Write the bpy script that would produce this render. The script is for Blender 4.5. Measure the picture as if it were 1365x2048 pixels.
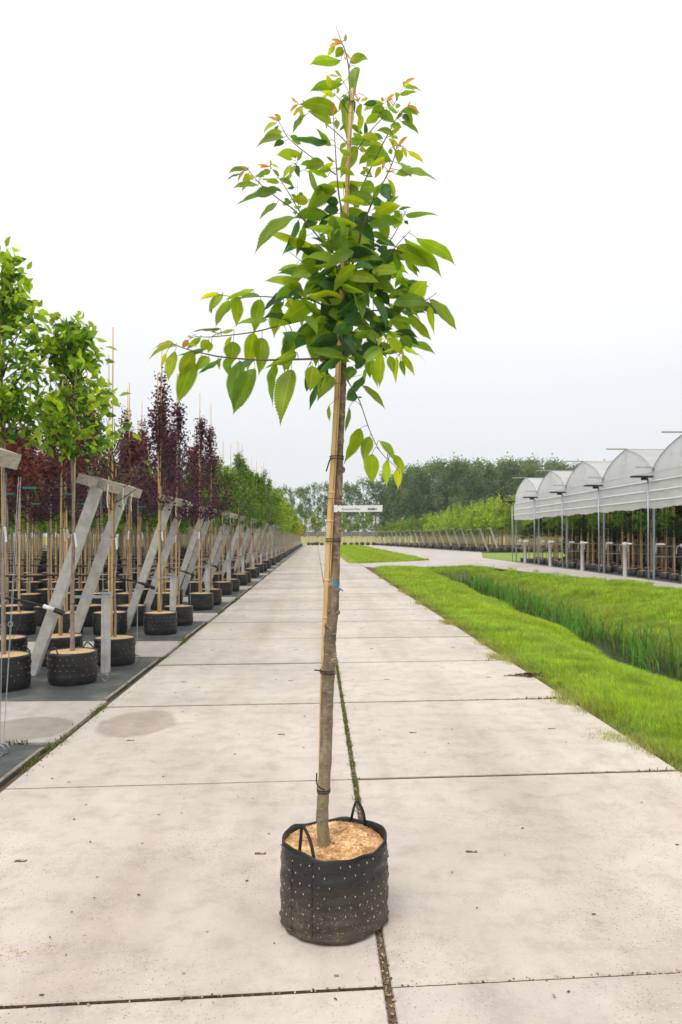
import bpy, math, random
import numpy as np
from mathutils import Vector, Matrix
R = math.radians
# ------------------------------------------------------------------ camera, sky, sun
scene = bpy.context.scene
for o in list(bpy.data.objects): bpy.data.objects.remove(o)
COL = scene.collection
FPX, CX, HY, CAMZ, YAW = 1500.0, 682.5, 1072.0, 1.80, 0.033
cam_d = bpy.data.cameras.new("camera"); cam = bpy.data.objects.new("camera", cam_d); COL.objects.link(cam)
cam.location = (0, 0, CAMZ); cam.rotation_euler = (R(90), 0, -YAW)
cam_d.sensor_fit = 'AUTO'; cam_d.sensor_width = 36.0; cam_d.lens = 36.0 * FPX / 2048
cam_d.shift_y = (HY - 1024) / 2048; cam_d.clip_end = 3000; cam_d.clip_start = 0.05
cam_d.dof.use_dof = True; cam_d.dof.focus_distance = 3.54; cam_d.dof.aperture_fstop = 5.6
scene.camera = cam
scene.render.resolution_x = 682; scene.render.resolution_y = 1024
scene.view_settings.view_transform = 'Standard'; scene.view_settings.look = 'None'
scene.view_settings.exposure = 0.12; scene.view_settings.gamma = 1.0
SUN_EL, SUN_AZ = R(58), R(215)
w = bpy.data.worlds.new("World"); scene.world = w; w.use_nodes = True
nt = w.node_tree; nt.nodes.clear()
out = nt.nodes.new('ShaderNodeOutputWorld'); bg = nt.nodes.new('ShaderNodeBackground')
sky = nt.nodes.new('ShaderNodeTexSky'); sky.sky_type = 'NISHITA'; sky.sun_disc = False
sky.sun_elevation = SUN_EL; sky.sun_rotation = SUN_AZ; sky.dust_density = 4; sky.air_density = 1
tc = nt.nodes.new('ShaderNodeTexCoord'); sep = nt.nodes.new('ShaderNodeSeparateXYZ')
nt.links.new(tc.outputs['Generated'], sep.inputs[0])
ramp = nt.nodes.new('ShaderNodeValToRGB'); nt.links.new(sep.outputs['Z'], ramp.inputs[0])
cr = ramp.color_ramp; cr.elements[0].position = 0.0; cr.elements[0].color = (0.80, 0.825, 0.85, 1)
cr.elements[1].position = 1.0; cr.elements[1].color = (1.12, 1.12, 1.12, 1)
for p, c in ((0.114, (.80, .82, .84)), (0.18, (.85, .865, .88)), (0.30, (.95, .957, .965)), (0.42, (1.0, 1.0, 1.0))):
    e = cr.elements.new(p); e.color = (*c, 1)
nz = nt.nodes.new('ShaderNodeTexNoise'); nz.inputs['Scale'].default_value = 2.2; nz.inputs['Detail'].default_value = 3
mp = nt.nodes.new('ShaderNodeMapping'); mp.inputs['Scale'].default_value = (1, 1, 4)
nt.links.new(tc.outputs['Generated'], mp.inputs[0]); nt.links.new(mp.outputs[0], nz.inputs['Vector'])
mr = nt.nodes.new('ShaderNodeMapRange'); mr.inputs['To Min'].default_value = 9.6; mr.inputs['To Max'].default_value = 10.3
nt.links.new(nz.outputs[0], mr.inputs[0])
mul = nt.nodes.new('ShaderNodeMix'); mul.data_type = 'RGBA'; mul.blend_type = 'MULTIPLY'; mul.inputs[0].default_value = 1
nt.links.new(ramp.outputs[0], mul.inputs[6]); nt.links.new(mr.outputs[0], mul.inputs[7])
mix = nt.nodes.new('ShaderNodeMix'); mix.data_type = 'RGBA'; mix.inputs[0].default_value = 0.94
nt.links.new(sky.outputs[0], mix.inputs[6]); nt.links.new(mul.outputs[2], mix.inputs[7])
nt.links.new(mix.outputs[2], bg.inputs[0]); bg.inputs[1].default_value = 0.105
nt.links.new(bg.outputs[0], out.inputs[0])
sd = bpy.data.lights.new("sun", 'SUN'); sd.energy = 1.5; sd.angle = R(35); sd.color = (1, .97, .92)
sun = bpy.data.objects.new("sun", sd); COL.objects.link(sun); sun.rotation_euler = (R(32), 0, R(-35))

# ------------------------------------------------------------------ helpers
rng = np.random.default_rng(7); random.seed(7)
CA, SA = math.cos(YAW), math.sin(YAW)
def W(px, py, d):
    xc = (px - CX) / FPX * d; zc = CAMZ - (py - HY) / FPX * d
    return Vector((xc * CA + d * SA, -xc * SA + d * CA, zc))
def C2W(xc, d, z=0): return Vector((xc * CA + d * SA, -xc * SA + d * CA, z))
def G(px, py, z=0.0): return W(px, py, (CAMZ - z) * FPX / (py - HY))
def tag(o, label=None, cat=None, group=None, kind=None):
    if label: o['label'] = label
    if cat: o['category'] = cat
    if group: o['group'] = group
    if kind: o['kind'] = kind
    return o
def empty(name, loc=(0, 0, 0), rz=0, label=None, cat=None, group=None):
    o = bpy.data.objects.new(name, None); COL.objects.link(o); o.location = loc; o.rotation_euler = (0, 0, rz)
    o.empty_display_size = .1
    return tag(o, label, cat, group)
def copy_tree(o, parent=None):
    c = o.copy(); COL.objects.link(c); c.parent = parent
    for ch in o.children: copy_tree(ch, c)
    return c
def inst(proto, loc, rz=0, sc=1, label=None, group=None):
    c = copy_tree(proto); c.location = loc; c.rotation_euler = (0, 0, rz)
    c.scale = (sc, sc, sc) if not hasattr(sc, '__len__') else sc
    if label: c['label'] = label
    if group: c['group'] = group
    return c
def mesh_np(name, V, F, mats, parent=None, cols=None, smooth=False, uvs=None, midx=None):
    """V (n,3), F list of (m,k) int arrays"""
    me = bpy.data.meshes.new(name); V = np.asarray(V, np.float32)
    me.vertices.add(len(V)); me.vertices.foreach_set('co', V.ravel())
    loops = np.concatenate([f.ravel() for f in F]).astype(np.int32)
    tot = np.concatenate([np.full(len(f), f.shape[1]) for f in F]).astype(np.int32)
    st = np.concatenate([[0], np.cumsum(tot)[:-1]]).astype(np.int32)
    me.loops.add(len(loops)); me.loops.foreach_set('vertex_index', loops)
    me.polygons.add(len(tot)); me.polygons.foreach_set('loop_start', st); me.polygons.foreach_set('loop_total', tot)
    if midx is not None: me.polygons.foreach_set('material_index', np.asarray(midx, np.int32))
    me.polygons.foreach_set('use_smooth', np.full(len(tot), smooth))
    if cols is not None:
        a = me.color_attributes.new('col', 'FLOAT_COLOR', 'POINT')
        c4 = np.ones((len(V), 4), np.float32); c4[:, :3] = cols; a.data.foreach_set('color', c4.ravel())
    if uvs is not None:
        u = me.uv_layers.new(name='uv'); u.data.foreach_set('uv', np.asarray(uvs, np.float32)[loops].ravel())
    me.update(calc_edges=True); me.validate()
    for m in (mats if isinstance(mats, (list, tuple)) else [mats]): me.materials.append(m)
    o = bpy.data.objects.new(name, me); COL.objects.link(o); o.parent = parent
    return o
class MB:
    def __init__(s, off=(0, 0, 0)): s.v = []; s.f = []; s.m = []; s.c = []; s.off = Vector(off); s.cur = 0; s.col = (1, 1, 1)
    def add(s, vs, fs, m=None):
        n = len(s.v); s.v += [tuple(Vector(v) - s.off) for v in vs]; s.c += [s.col] * len(vs)
        for f in fs: s.f.append(tuple(i + n for i in f)); s.m.append(s.cur if m is None else m)
    def box(s, c, d, rz=0, m=None, rot=None):
        M = rot or Matrix.Rotation(rz, 3, 'Z'); c = Vector(c)
        vs = [c + M @ Vector((x * d[0] / 2, y * d[1] / 2, z * d[2] / 2)) for z in (-1, 1) for y in (-1, 1) for x in (-1, 1)]
        s.add(vs, [(0, 2, 3, 1), (4, 5, 7, 6), (0, 1, 5, 4), (2, 6, 7, 3), (0, 4, 6, 2), (1, 3, 7, 5)], m)
    def bar(s, a, b, wx, wy, m=None, up=(0, 0, 1)):
        a, b = Vector(a), Vector(b); z = (b - a); L = z.length; z.normalize()
        x = Vector(up).cross(z)
        if x.length < 1e-3: x = Vector((1, 0, 0)).cross(z)
        x.normalize(); y = z.cross(x)
        M = Matrix((x, y, z)).transposed(); s.box((a + b) / 2, (wx, wy, L), m=m, rot=M)
    def tube(s, pts, rad, n=8, cap=True, m=None):
        pts = [Vector(p) for p in pts]
        if not hasattr(rad, '__len__'): rad = [rad] * len(pts)
        vs = []; fs = []; px = None
        for i, p in enumerate(pts):
            t = (pts[min(i + 1, len(pts) - 1)] - pts[max(i - 1, 0)]).normalized()
            if px is None:
                px = Vector((1, 0, 0)) if abs(t.x) < .9 else Vector((0, 1, 0))
            px = (px - t * px.dot(t)).normalized(); y = t.cross(px)
            for k in range(n):
                a = 2 * math.pi * k / n; vs.append(p + (px * math.cos(a) + y * math.sin(a)) * rad[i])
        for i in range(len(pts) - 1):
            for k in range(n):
                a = i * n + k; b = i * n + (k + 1) % n; fs.append((a, b, b + n, a + n))
        if cap: fs.append(tuple(range(n))[::-1]); fs.append(tuple(range((len(pts) - 1) * n, len(pts) * n)))
        s.add(vs, fs, m)
    def ring(s, c, r, t, n=16, axis='Y', m=None):
        c = Vector(c); pts = []
        for k in range(n + 1):
            a = 2 * math.pi * k / n; u, v = r * math.cos(a), r * math.sin(a)
            pts.append(c + (Vector((u, 0, v)) if axis == 'Y' else Vector((u, v, 0))))
        s.tube(pts, t, 6, cap=False, m=m)
    def strap(s, pts, wv, th, m=None):
        """flat ribbon: pts, width vector, thickness along tangent x width"""
        pts = [Vector(p) for p in pts]; wv = Vector(wv); vs = []; fs = []
        for i, p in enumerate(pts):
            t = (pts[min(i + 1, len(pts) - 1)] - pts[max(i - 1, 0)]).normalized(); nn = t.cross(wv).normalized() * th / 2
            vs += [p - wv / 2 - nn, p + wv / 2 - nn, p + wv / 2 + nn, p - wv / 2 + nn]
        for i in range(len(pts) - 1):
            for k in range(4): a = i * 4 + k; b = i * 4 + (k + 1) % 4; fs.append((a, b, b + 4, a + 4))
        fs += [(3, 2, 1, 0), tuple(range(len(vs) - 4, len(vs)))]
        s.add(vs, fs, m)
    def lathe(s, prof, n=24, c=(0, 0, 0), m=None, wob=0):
        c = Vector(c); vs = []; fs = []
        for j, (r, z) in enumerate(prof):
            for k in range(n):
                a = 2 * math.pi * k / n; rr = r * (1 + wob * math.sin(3 * a + j) + wob * .6 * math.sin(7 * a + 2 * j))
                vs.append(c + Vector((rr * math.cos(a), rr * math.sin(a), z)))
        for j in range(len(prof) - 1):
            for k in range(n): a = j * n + k; b = j * n + (k + 1) % n; fs.append((a, b, b + n, a + n))
        s.add(vs, fs, m)
    def build(s, name, mats, parent=None, smooth=False):
        me = bpy.data.meshes.new(name); me.from_pydata(s.v, [], s.f)
        for m in (mats if isinstance(mats, (list, tuple)) else [mats]): me.materials.append(m)
        me.polygons.foreach_set('material_index', s.m); me.polygons.foreach_set('use_smooth', [smooth] * len(s.f))
        a = me.color_attributes.new('col', 'FLOAT_COLOR', 'POINT')
        a.data.foreach_set('color', np.hstack([np.array(s.c, np.float32), np.ones((len(s.c), 1), np.float32)]).ravel())
        me.update(); o = bpy.data.objects.new(name, me); COL.objects.link(o); o.parent = parent
        return o
def catmull(P, k=4):
    P = [Vector(p) for p in P]; o = []
    for i in range(len(P) - 1):
        a, b, c, d = P[max(i - 1, 0)], P[i], P[i + 1], P[min(i + 2, len(P) - 1)]
        for j in range(k):
            t = j / k; o.append(.5 * ((2 * b) + (c - a) * t + (2 * a - 5 * b + 4 * c - d) * t * t + (3 * b - a - 3 * c + d) * t ** 3))
    return o + [P[-1]]

# ------------------------------------------------------------------ materials
def mat(name):
    m = bpy.data.materials.new(name); m.use_nodes = True; nt = m.node_tree; nt.nodes.clear()
    o = nt.nodes.new('ShaderNodeOutputMaterial'); b = nt.nodes.new('ShaderNodeBsdfPrincipled')
    nt.links.new(b.outputs[0], o.inputs[0]); return m, nt, b, o
def N(nt, t, **kw):
    n = nt.nodes.new('ShaderNode' + t)
    for k, v in kw.items():
        if k in n.inputs: n.inputs[k].default_value = v
        else: setattr(n, k, v)
    return n
def L(nt, a, b): nt.links.new(a, b)
def ramp2(nt, src, stops):
    r = nt.nodes.new('ShaderNodeValToRGB'); nt.links.new(src, r.inputs[0]); e = r.color_ramp.elements
    e[0].position, e[0].color = stops[0][0], (*stops[0][1], 1); e[1].position, e[1].color = stops[-1][0], (*stops[-1][1], 1)
    for p, c in stops[1:-1]: q = e.new(p); q.color = (*c, 1)
    return r
def g3(v): return (v, v, v)
def mixc(nt, f, a, b, mode='MIX'):
    n = nt.nodes.new('ShaderNodeMix'); n.data_type = 'RGBA'; n.blend_type = mode
    for s, i in ((f, 0), (a, 6), (b, 7)):
        if isinstance(s, (int, float)): n.inputs[i].default_value = s
        elif isinstance(s, tuple): n.inputs[i].default_value = (*s, 1)
        else: nt.links.new(s, n.inputs[i])
    return n.outputs[2]
def noise(nt, scale, detail=4, coord='Object', sc=None, rough=.55):
    t = N(nt, 'TexCoord'); n = N(nt, 'TexNoise', Scale=scale, Detail=detail, Roughness=rough)
    if sc: m_ = N(nt, 'Mapping', Scale=sc); L(nt, t.outputs[coord], m_.inputs[0]); L(nt, m_.outputs[0], n.inputs['Vector'])
    else: L(nt, t.outputs[coord], n.inputs['Vector'])
    return n.outputs[0]
def bump(nt, b, h, st, dist=.01):
    n = N(nt, 'Bump', Strength=st, Distance=dist); L(nt, h, n.inputs['Height']); L(nt, n.outputs[0], b.inputs['Normal'])
def simple(name, c1, c2, scale=6, rough=.7, bs=.2, sc=None, metal=0, detail=5, spec=.4):
    m, nt, b, o = mat(name); n = noise(nt, scale, detail, sc=sc); r = ramp2(nt, n, [(.3, c1), (.7, c2)])
    L(nt, r.outputs[0], b.inputs['Base Color']); b.inputs['Roughness'].default_value = rough; b.inputs['Metallic'].default_value = metal
    b.inputs['Specular IOR Level'].default_value = spec
    bump(nt, b, n, bs); return m
def leafmat(name, trans=.45, spec=.35, rough=.45, veins=False, tcol=(1.5, 1.6, .8)):
    m, nt, b, o = mat(name); at = N(nt, 'Attribute', attribute_name='col'); col = at.outputs['Color']
    n = noise(nt, 9, 3); r = ramp2(nt, n, [(.3, g3(.75)), (.7, g3(1.2))]); col = mixc(nt, 1.0, col, r.outputs[0], 'MULTIPLY')
    if veins:
        uv = N(nt, 'UVMap', uv_map='uv'); s = N(nt, 'SeparateXYZ'); L(nt, uv.outputs[0], s.inputs[0])
        ab = N(nt, 'Math', operation='ABSOLUTE'); L(nt, s.outputs[0], ab.inputs[0])
        # side veins: v*11 - |u|*2.2
        m1 = N(nt, 'Math', operation='MULTIPLY'); L(nt, s.outputs[1], m1.inputs[0]); m1.inputs[1].default_value = 11
        m2 = N(nt, 'Math', operation='MULTIPLY'); L(nt, ab.outputs[0], m2.inputs[0]); m2.inputs[1].default_value = 2.4
        m3 = N(nt, 'Math', operation='SUBTRACT'); L(nt, m1.outputs[0], m3.inputs[0]); L(nt, m2.outputs[0], m3.inputs[1])
        fr = N(nt, 'Math', operation='PINGPONG'); L(nt, m3.outputs[0], fr.inputs[0]); fr.inputs[1].default_value = .5
        rv = ramp2(nt, fr.outputs[0], [(0, g3(1)), (.1, g3(0))]); rm = ramp2(nt, ab.outputs[0], [(0.0, g3(1)), (.07, g3(0))])
        mx = mixc(nt, 1.0, rv.outputs[0], g3(.30), 'MULTIPLY'); mx = mixc(nt, 1.0, mx, rm.outputs[0], 'LIGHTEN')
        col = mixc(nt, mx, col, mixc(nt, 1.0, col, (1.9, 1.5, 1.9), 'MULTIPLY'))
        bump(nt, b, fr.outputs[0], .25, .003)
    L(nt, col, b.inputs['Base Color']); b.inputs['Roughness'].default_value = rough; b.inputs['Specular IOR Level'].default_value = spec
    tr = N(nt, 'BsdfTranslucent'); L(nt, mixc(nt, 1.0, col, tcol, 'MULTIPLY'), tr.inputs[0])
    ms = N(nt, 'MixShader'); ms.inputs[0].default_value = trans; L(nt, b.outputs[0], ms.inputs[1]); L(nt, tr.outputs[0], ms.inputs[2])
    L(nt, ms.outputs[0], o.inputs[0]); return m
M = {}
M['leaf'] = leafmat('leaf', .52, .35, .42, True, (2.1, 1.95, .8))
M['bgleaf'] = leafmat('row_leaf', .5, .25, .5, False, (1.85, 1.8, 1.0))
M['darkleaf'] = leafmat('plum_leaf', .4, .3, .5, False, (1.35, 1.1, 1.5))
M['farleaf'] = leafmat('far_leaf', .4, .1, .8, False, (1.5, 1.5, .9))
M['grass'] = leafmat('grass_blade', .45, .2, .6, False, (1.6, 1.6, .6))
M['bark'] = simple('bark', (.16, .11, .08), (.36, .29, .22), 14, .85, .6, sc=(1, 1, .6))
M['greybark'] = simple('grey_bark', (.20, .16, .12), (.42, .36, .27), 22, .85, .5, sc=(1, 1, .4))
M['twig'] = simple('twig', (.09, .085, .025), (.17, .14, .05), 40, .6, .2)
M['darktwig'] = simple('dark_twig', (.05, .035, .03), (.12, .08, .06), 40, .7, .2)
M['bamboo'] = simple('bamboo', (.50, .31, .12), (.74, .51, .23), 8, .5, .15, sc=(6, 6, .7))
M['oldbamboo'] = simple('old_bamboo', (.38, .26, .13), (.62, .44, .23), 6, .6, .15, sc=(5, 5, .5))
M['pot'] = simple('pot_plastic', (.010, .010, .011), (.026, .026, .027), 12, .42, .5, sc=(1, 1, 4))
M['black'] = simple('black_plastic', (.01, .01, .01), (.02, .02, .02), 30, .4, .1)
M['soil'] = simple('wood_chips', (.40, .25, .11), (.78, .55, .30), 70, .9, .8)
M['post'] = simple('concrete_post', (.36, .355, .33), (.58, .57, .54), 7, .8, .3)
M['plank'] = simple('weathered_plank', (.26, .235, .19), (.50, .46, .39), 8, .85, .4, sc=(5, .8, 5))
M['steel'] = simple('galvanised_steel', (.34, .38, .42), (.48, .52, .56), 20, .45, .05, metal=.6)
M['palepost'] = simple('pale_concrete', (.5, .49, .46), (.68, .67, .63), 9, .8, .3)
M['wire'] = simple('steel_wire', (.28, .29, .30), (.42, .43, .44), 30, .4, .05, metal=.7)
M['white'] = simple('white_plastic', (.72, .72, .72), (.82, .82, .82), 10, .5, .05)
M['teal'] = simple('teal_clip', (.0, .22, .17), (.02, .30, .24), 10, .5, .05)
M['blue'] = simple('blue_tie', (.01, .16, .30), (.02, .24, .42), 10, .5, .05)
M['lath'] = simple('wooden_lath', (.18, .15, .12), (.40, .35, .29), 10, .85, .4, sc=(4, 1, 4))
M['ink'] = simple('black_ink', (.02, .02, .02), (.04, .04, .04), 10, .8, 0)
M['net'] = simple('windbreak_net', (.16, .16, .17), (.24, .24, .25), .6, .9, .1)
M['edge'] = simple('joint_edge_stain', (.22, .18, .14), (.36, .31, .255), 14, .95, .3)
M['dirt'] = simple('joint_dirt', (.07, .05, .03), (.17, .125, .08), 30, .95, .6)

def concrete(name, c1, c2, stain=None, speck=.5):
    m, nt, b, o = mat(name); big = noise(nt, .55, 5, rough=.6); r = ramp2(nt, big, [(.32, c1), (.68, c2)])
    at = N(nt, 'Attribute', attribute_name='col'); col = mixc(nt, 1.0, r.outputs[0], at.outputs['Color'], 'MULTIPLY')
    med = noise(nt, 5, 6, rough=.7); rm = ramp2(nt, med, [(.3, g3(.80)), (.5, g3(1)), (.7, g3(1.08))]); col = mixc(nt, 1.0, col, rm.outputs[0], 'MULTIPLY')
    t = N(nt, 'TexCoord'); v = N(nt, 'TexVoronoi', Scale=95); L(nt, t.outputs['Object'], v.inputs['Vector'])
    sv = N(nt, 'SeparateColor'); L(nt, v.outputs['Color'], sv.inputs[0])
    pres = ramp2(nt, v.outputs['Distance'], [(.30, g3(1)), (.42, g3(0))])
    dk = ramp2(nt, sv.outputs[0], [(.80, g3(0)), (.86, g3(1))]); wh = ramp2(nt, sv.outputs[1], [(.80, g3(0)), (.86, g3(1))])
    worn = ramp2(nt, noise(nt, .9, 3), [(.42, g3(.25)), (.62, g3(1))])
    fd = mixc(nt, 1.0, mixc(nt, 1.0, dk.outputs[0], pres.outputs[0], 'MULTIPLY'), worn.outputs[0], 'MULTIPLY')
    fw = mixc(nt, 1.0, mixc(nt, 1.0, wh.outputs[0], pres.outputs[0], 'MULTIPLY'), worn.outputs[0], 'MULTIPLY')
    col = mixc(nt, mixc(nt, 1.0, fd, g3(speck), 'MULTIPLY'), col, (.16, .14, .13))
    col = mixc(nt, mixc(nt, 1.0, fw, g3(speck * .8), 'MULTIPLY'), col, (.72, .68, .63))
    # tyre-worn darker streaks along the lane
    st = noise(nt, 1.0, 4, sc=(2.2, .12, 1)); rs = ramp2(nt, st, [(.5, g3(1)), (.72, (.88, .86, .84))]); col = mixc(nt, 1.0, col, rs.outputs[0], 'MULTIPLY')
    sx_ = N(nt, 'SeparateXYZ'); L(nt, t.outputs['Object'], sx_.inputs[0]); wn = N(nt, 'TexNoise', Scale=1.2, Detail=4.0); L(nt, t.outputs['Object'], wn.inputs['Vector'])
    for xc_, wd_ in ((-1.0, .34), (1.35, .30), (.1, .2)):
        a1 = N(nt, 'Math', operation='SUBTRACT'); L(nt, sx_.outputs[0], a1.inputs[0]); a1.inputs[1].default_value = xc_
        a2 = N(nt, 'Math', operation='ABSOLUTE'); L(nt, a1.outputs[0], a2.inputs[0]); a3 = N(nt, 'Math', operation='MULTIPLY_ADD'); L(nt, wn.outputs[0], a3.inputs[0]); a3.inputs[1].default_value = .5; L(nt, a2.outputs[0], a3.inputs[2])
        rt = ramp2(nt, a3.outputs[0], [(.22, g3(1)), (.22 + wd_, g3(0))]); col = mixc(nt, mixc(nt, 1.0, rt.outputs[0], g3(.55), 'MULTIPLY'), col, mixc(nt, 1.0, col, (.86, .83, .80), 'MULTIPLY'))
    pt = ramp2(nt, noise(nt, 2.3, 5, rough=.7), [(.60, g3(0)), (.72, g3(.5))]); col = mixc(nt, pt.outputs[0], col, mixc(nt, 1.0, col, (.84, .80, .76), 'MULTIPLY'))
    if stain:
        for (sx, sy, ax, ay, rot) in stain:
            mp = N(nt, 'Mapping', vector_type='TEXTURE', Location=(sx, sy, 0), Scale=(ax, ay, 50), Rotation=(0, 0, rot)); L(nt, t.outputs['Object'], mp.inputs[0])
            nz = N(nt, 'TexNoise', Scale=3.0, Detail=2.0); L(nt, t.outputs['Object'], nz.inputs['Vector'])
            ln = N(nt, 'VectorMath', operation='LENGTH'); L(nt, mp.outputs[0], ln.inputs[0])
            ad = N(nt, 'Math', operation='ADD'); L(nt, ln.outputs['Value'], ad.inputs[0]); hz = N(nt, 'Math', operation='MULTIPLY_ADD'); L(nt, nz.outputs[0], hz.inputs[0]); hz.inputs[1].default_value = .35; hz.inputs[2].default_value = .33; L(nt, hz.outputs[0], ad.inputs[1])
            rr = ramp2(nt, ad.outputs[0], [(0.0, g3(1)), (1.33 / 2, g3(1)), (1.46 / 2, g3(0))])
            hv = N(nt, 'Math', operation='MULTIPLY'); L(nt, ad.outputs[0], hv.inputs[0]); hv.inputs[1].default_value = .5; L(nt, hv.outputs[0], rr.inputs[0])
            col = mixc(nt, rr.outputs[0], col, mixc(nt, 1.0, col, (.74, .71, .68), 'MULTIPLY'))
    L(nt, col, b.inputs['Base Color']); b.inputs['Roughness'].default_value = .85; b.inputs['Specular IOR Level'].default_value = .25
    fine = noise(nt, 180, 3); bump(nt, b, mixc(nt, .5, fine, med), .25, .004); return m
M['concrete'] = concrete('path_concrete', (.488, .434, .382), (.62, .556, .492), stain=[(-1.72, 7.28, .40, .58, -.1)], speck=.8)
M['strip'] = concrete('strip_concrete', (.40, .36, .32), (.50, .455, .41), stain=[(-2.72, 7.1, .48, .5, .3)])
M['sidepath'] = concrete('side_path_concrete', (.46, .41, .38), (.56, .51, .47), speck=.2)

def fabric():
    m, nt, b, o = mat('weed_fabric'); n = noise(nt, 1.6, 6, rough=.65); r = ramp2(nt, n, [(.28, (.04, .05, .05)), (.5, (.075, .082, .08)), (.62, (.14, .14, .12)), (.74, (.16, .19, .06))])
    f = noise(nt, 60, 3); col = mixc(nt, 1.0, r.outputs[0], ramp2(nt, f, [(.3, g3(.8)), (.7, g3(1.2))]).outputs[0], 'MULTIPLY')
    L(nt, col, b.inputs['Base Color']); b.inputs['Roughness'].default_value = .5; bump(nt, b, noise(nt, 5, 4), .5, .03); return m
M['fabric'] = fabric()
def groundm():
    m, nt, b, o = mat('ground_soil'); at = N(nt, 'Attribute', attribute_name='col')
    n = noise(nt, 3, 6); n2 = noise(nt, .35, 4); c = mixc(nt, 1.0, at.outputs['Color'], ramp2(nt, n, [(.3, g3(.65)), (.7, g3(1.35))]).outputs[0], 'MULTIPLY')
    c = mixc(nt, 1.0, c, ramp2(nt, n2, [(.35, (.85, .95, .9)), (.65, (1.25, 1.1, 1.0))]).outputs[0], 'MULTIPLY')
    L(nt, c, b.inputs['Base Color']); b.inputs['Roughness'].default_value = .95; bump(nt, b, n, .6, .05); return m
M['ground'] = groundm()
def waterm():
    m, nt, b, o = mat('ditch_water'); b.inputs['Base Color'].default_value = (.03, .035, .02, 1); b.inputs['Roughness'].default_value = .08
    r = ramp2(nt, noise(nt, 6, 5), [(.5, (.018, .02, .014)), (.66, (.06, .08, .03))]); L(nt, r.outputs[0], b.inputs['Base Color'])
    bump(nt, b, noise(nt, 9, 3), .15, .02); return m
M['water'] = waterm()
def plastic():
    m, nt, b, o = mat('greenhouse_film'); n = noise(nt, 1.1, 5, sc=(1, 1, 3)); r = ramp2(nt, n, [(.3, (.70, .71, .64)), (.48, (.88, .88, .86)), (.7, (.97, .97, .97))])
    L(nt, r.outputs[0], b.inputs['Base Color']); b.inputs['Roughness'].default_value = .35
    tr = N(nt, 'BsdfTranslucent', Color=(.95, .95, .95, 1)); ms = N(nt, 'MixShader'); ms.inputs[0].default_value = .58
    L(nt, b.outputs[0], ms.inputs[1]); L(nt, tr.outputs[0], ms.inputs[2]); L(nt, ms.outputs[0], o.inputs[0]); bump(nt, b, noise(nt, 3, 4), .3, .03); return m
M['film'] = plastic()
def herobark():
    m, nt, b, o = mat('cherry_bark'); t = N(nt, 'TexCoord'); s = N(nt, 'SeparateXYZ'); L(nt, t.outputs['Object'], s.inputs[0])
    n = noise(nt, 20, 6, sc=(1, 1, .5), rough=.65); r = ramp2(nt, n, [(.30, (.055, .033, .022)), (.5, (.185, .12, .083)), (.68, (.40, .29, .205))])
    lent = noise(nt, 26, 2, sc=(1, 1, 5)); rl = ramp2(nt, lent, [(.60, g3(0)), (.67, g3(.7))]); col = mixc(nt, rl.outputs[0], r.outputs[0], (.40, .31, .23))
    low = ramp2(nt, s.outputs[2], [(0.0, g3(1)), (.25, g3(.9)), (.5, g3(.25)), (.8, g3(0))])
    hm = N(nt, 'Math', operation='MULTIPLY'); L(nt, s.outputs[2], hm.inputs[0]); hm.inputs[1].default_value = .38; L(nt, hm.outputs[0], low.inputs[0])
    mo = ramp2(nt, noise(nt, 28, 4), [(.48, g3(0)), (.62, g3(1))]); f = mixc(nt, 1.0, low.outputs[0], mo.outputs[0], 'MULTIPLY')
    col = mixc(nt, mixc(nt, 1.0, f, g3(.75), 'MULTIPLY'), col, (.22, .25, .07)); col = mixc(nt, mixc(nt, 1.0, low.outputs[0], g3(.4), 'MULTIPLY'), col, (.22, .20, .13))
    L(nt, col, b.inputs['Base Color']); b.inputs['Roughness'].default_value = .8; bump(nt, b, mixc(nt, .4, n, lent), .8, .006); return m
M['herobark'] = herobark()
def herobag():
    m, nt, b, o = mat('grow_bag_film'); t = N(nt, 'TexCoord'); s = N(nt, 'SeparateXYZ'); L(nt, t.outputs['Object'], s.inputs[0])
    base = ramp2(nt, noise(nt, 6, 5), [(.3, (.009, .009, .010)), (.7, (.020, .020, .021))])
    low = ramp2(nt, s.outputs[2], [(0.0, g3(1)), (.09, g3(.75)), (.16, g3(.35)), (.27, g3(0))])
    dn = ramp2(nt, noise(nt, 9, 5, rough=.7), [(.35, g3(.2)), (.62, g3(1))]); f = mixc(nt, 1.0, low.outputs[0], dn.outputs[0], 'MULTIPLY')
    col = mixc(nt, mixc(nt, 1.0, f, g3(.75), 'MULTIPLY'), base.outputs[0], (.125, .095, .065))
    v = N(nt, 'TexVoronoi', Scale=150); L(nt, t.outputs['Object'], v.inputs['Vector']); sv = N(nt, 'SeparateColor'); L(nt, v.outputs['Color'], sv.inputs[0])
    sp = ramp2(nt, sv.outputs[0], [(.80, g3(0)), (.84, g3(1))]); pr = ramp2(nt, v.outputs['Distance'], [(.22, g3(1)), (.35, g3(0))])
    low2 = ramp2(nt, s.outputs[2], [(0.0, g3(.8)), (.13, g3(.9)), (.22, g3(.25)), (.3, g3(0))])
    f2 = mixc(nt, 1.0, mixc(nt, 1.0, sp.outputs[0], pr.outputs[0], 'MULTIPLY'), low2.outputs[0], 'MULTIPLY')
    col = mixc(nt, f2, col, (.50, .34, .17)); L(nt, col, b.inputs['Base Color'])
    rr = ramp2(nt, f, [(0, g3(.38)), (1, g3(.85))]); L(nt, rr.outputs[0], b.inputs['Roughness'])
    bump(nt, b, noise(nt, 7, 4, sc=(1, 1, 2.5)), .6, .02); return m
M['bag'] = herobag()
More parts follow.
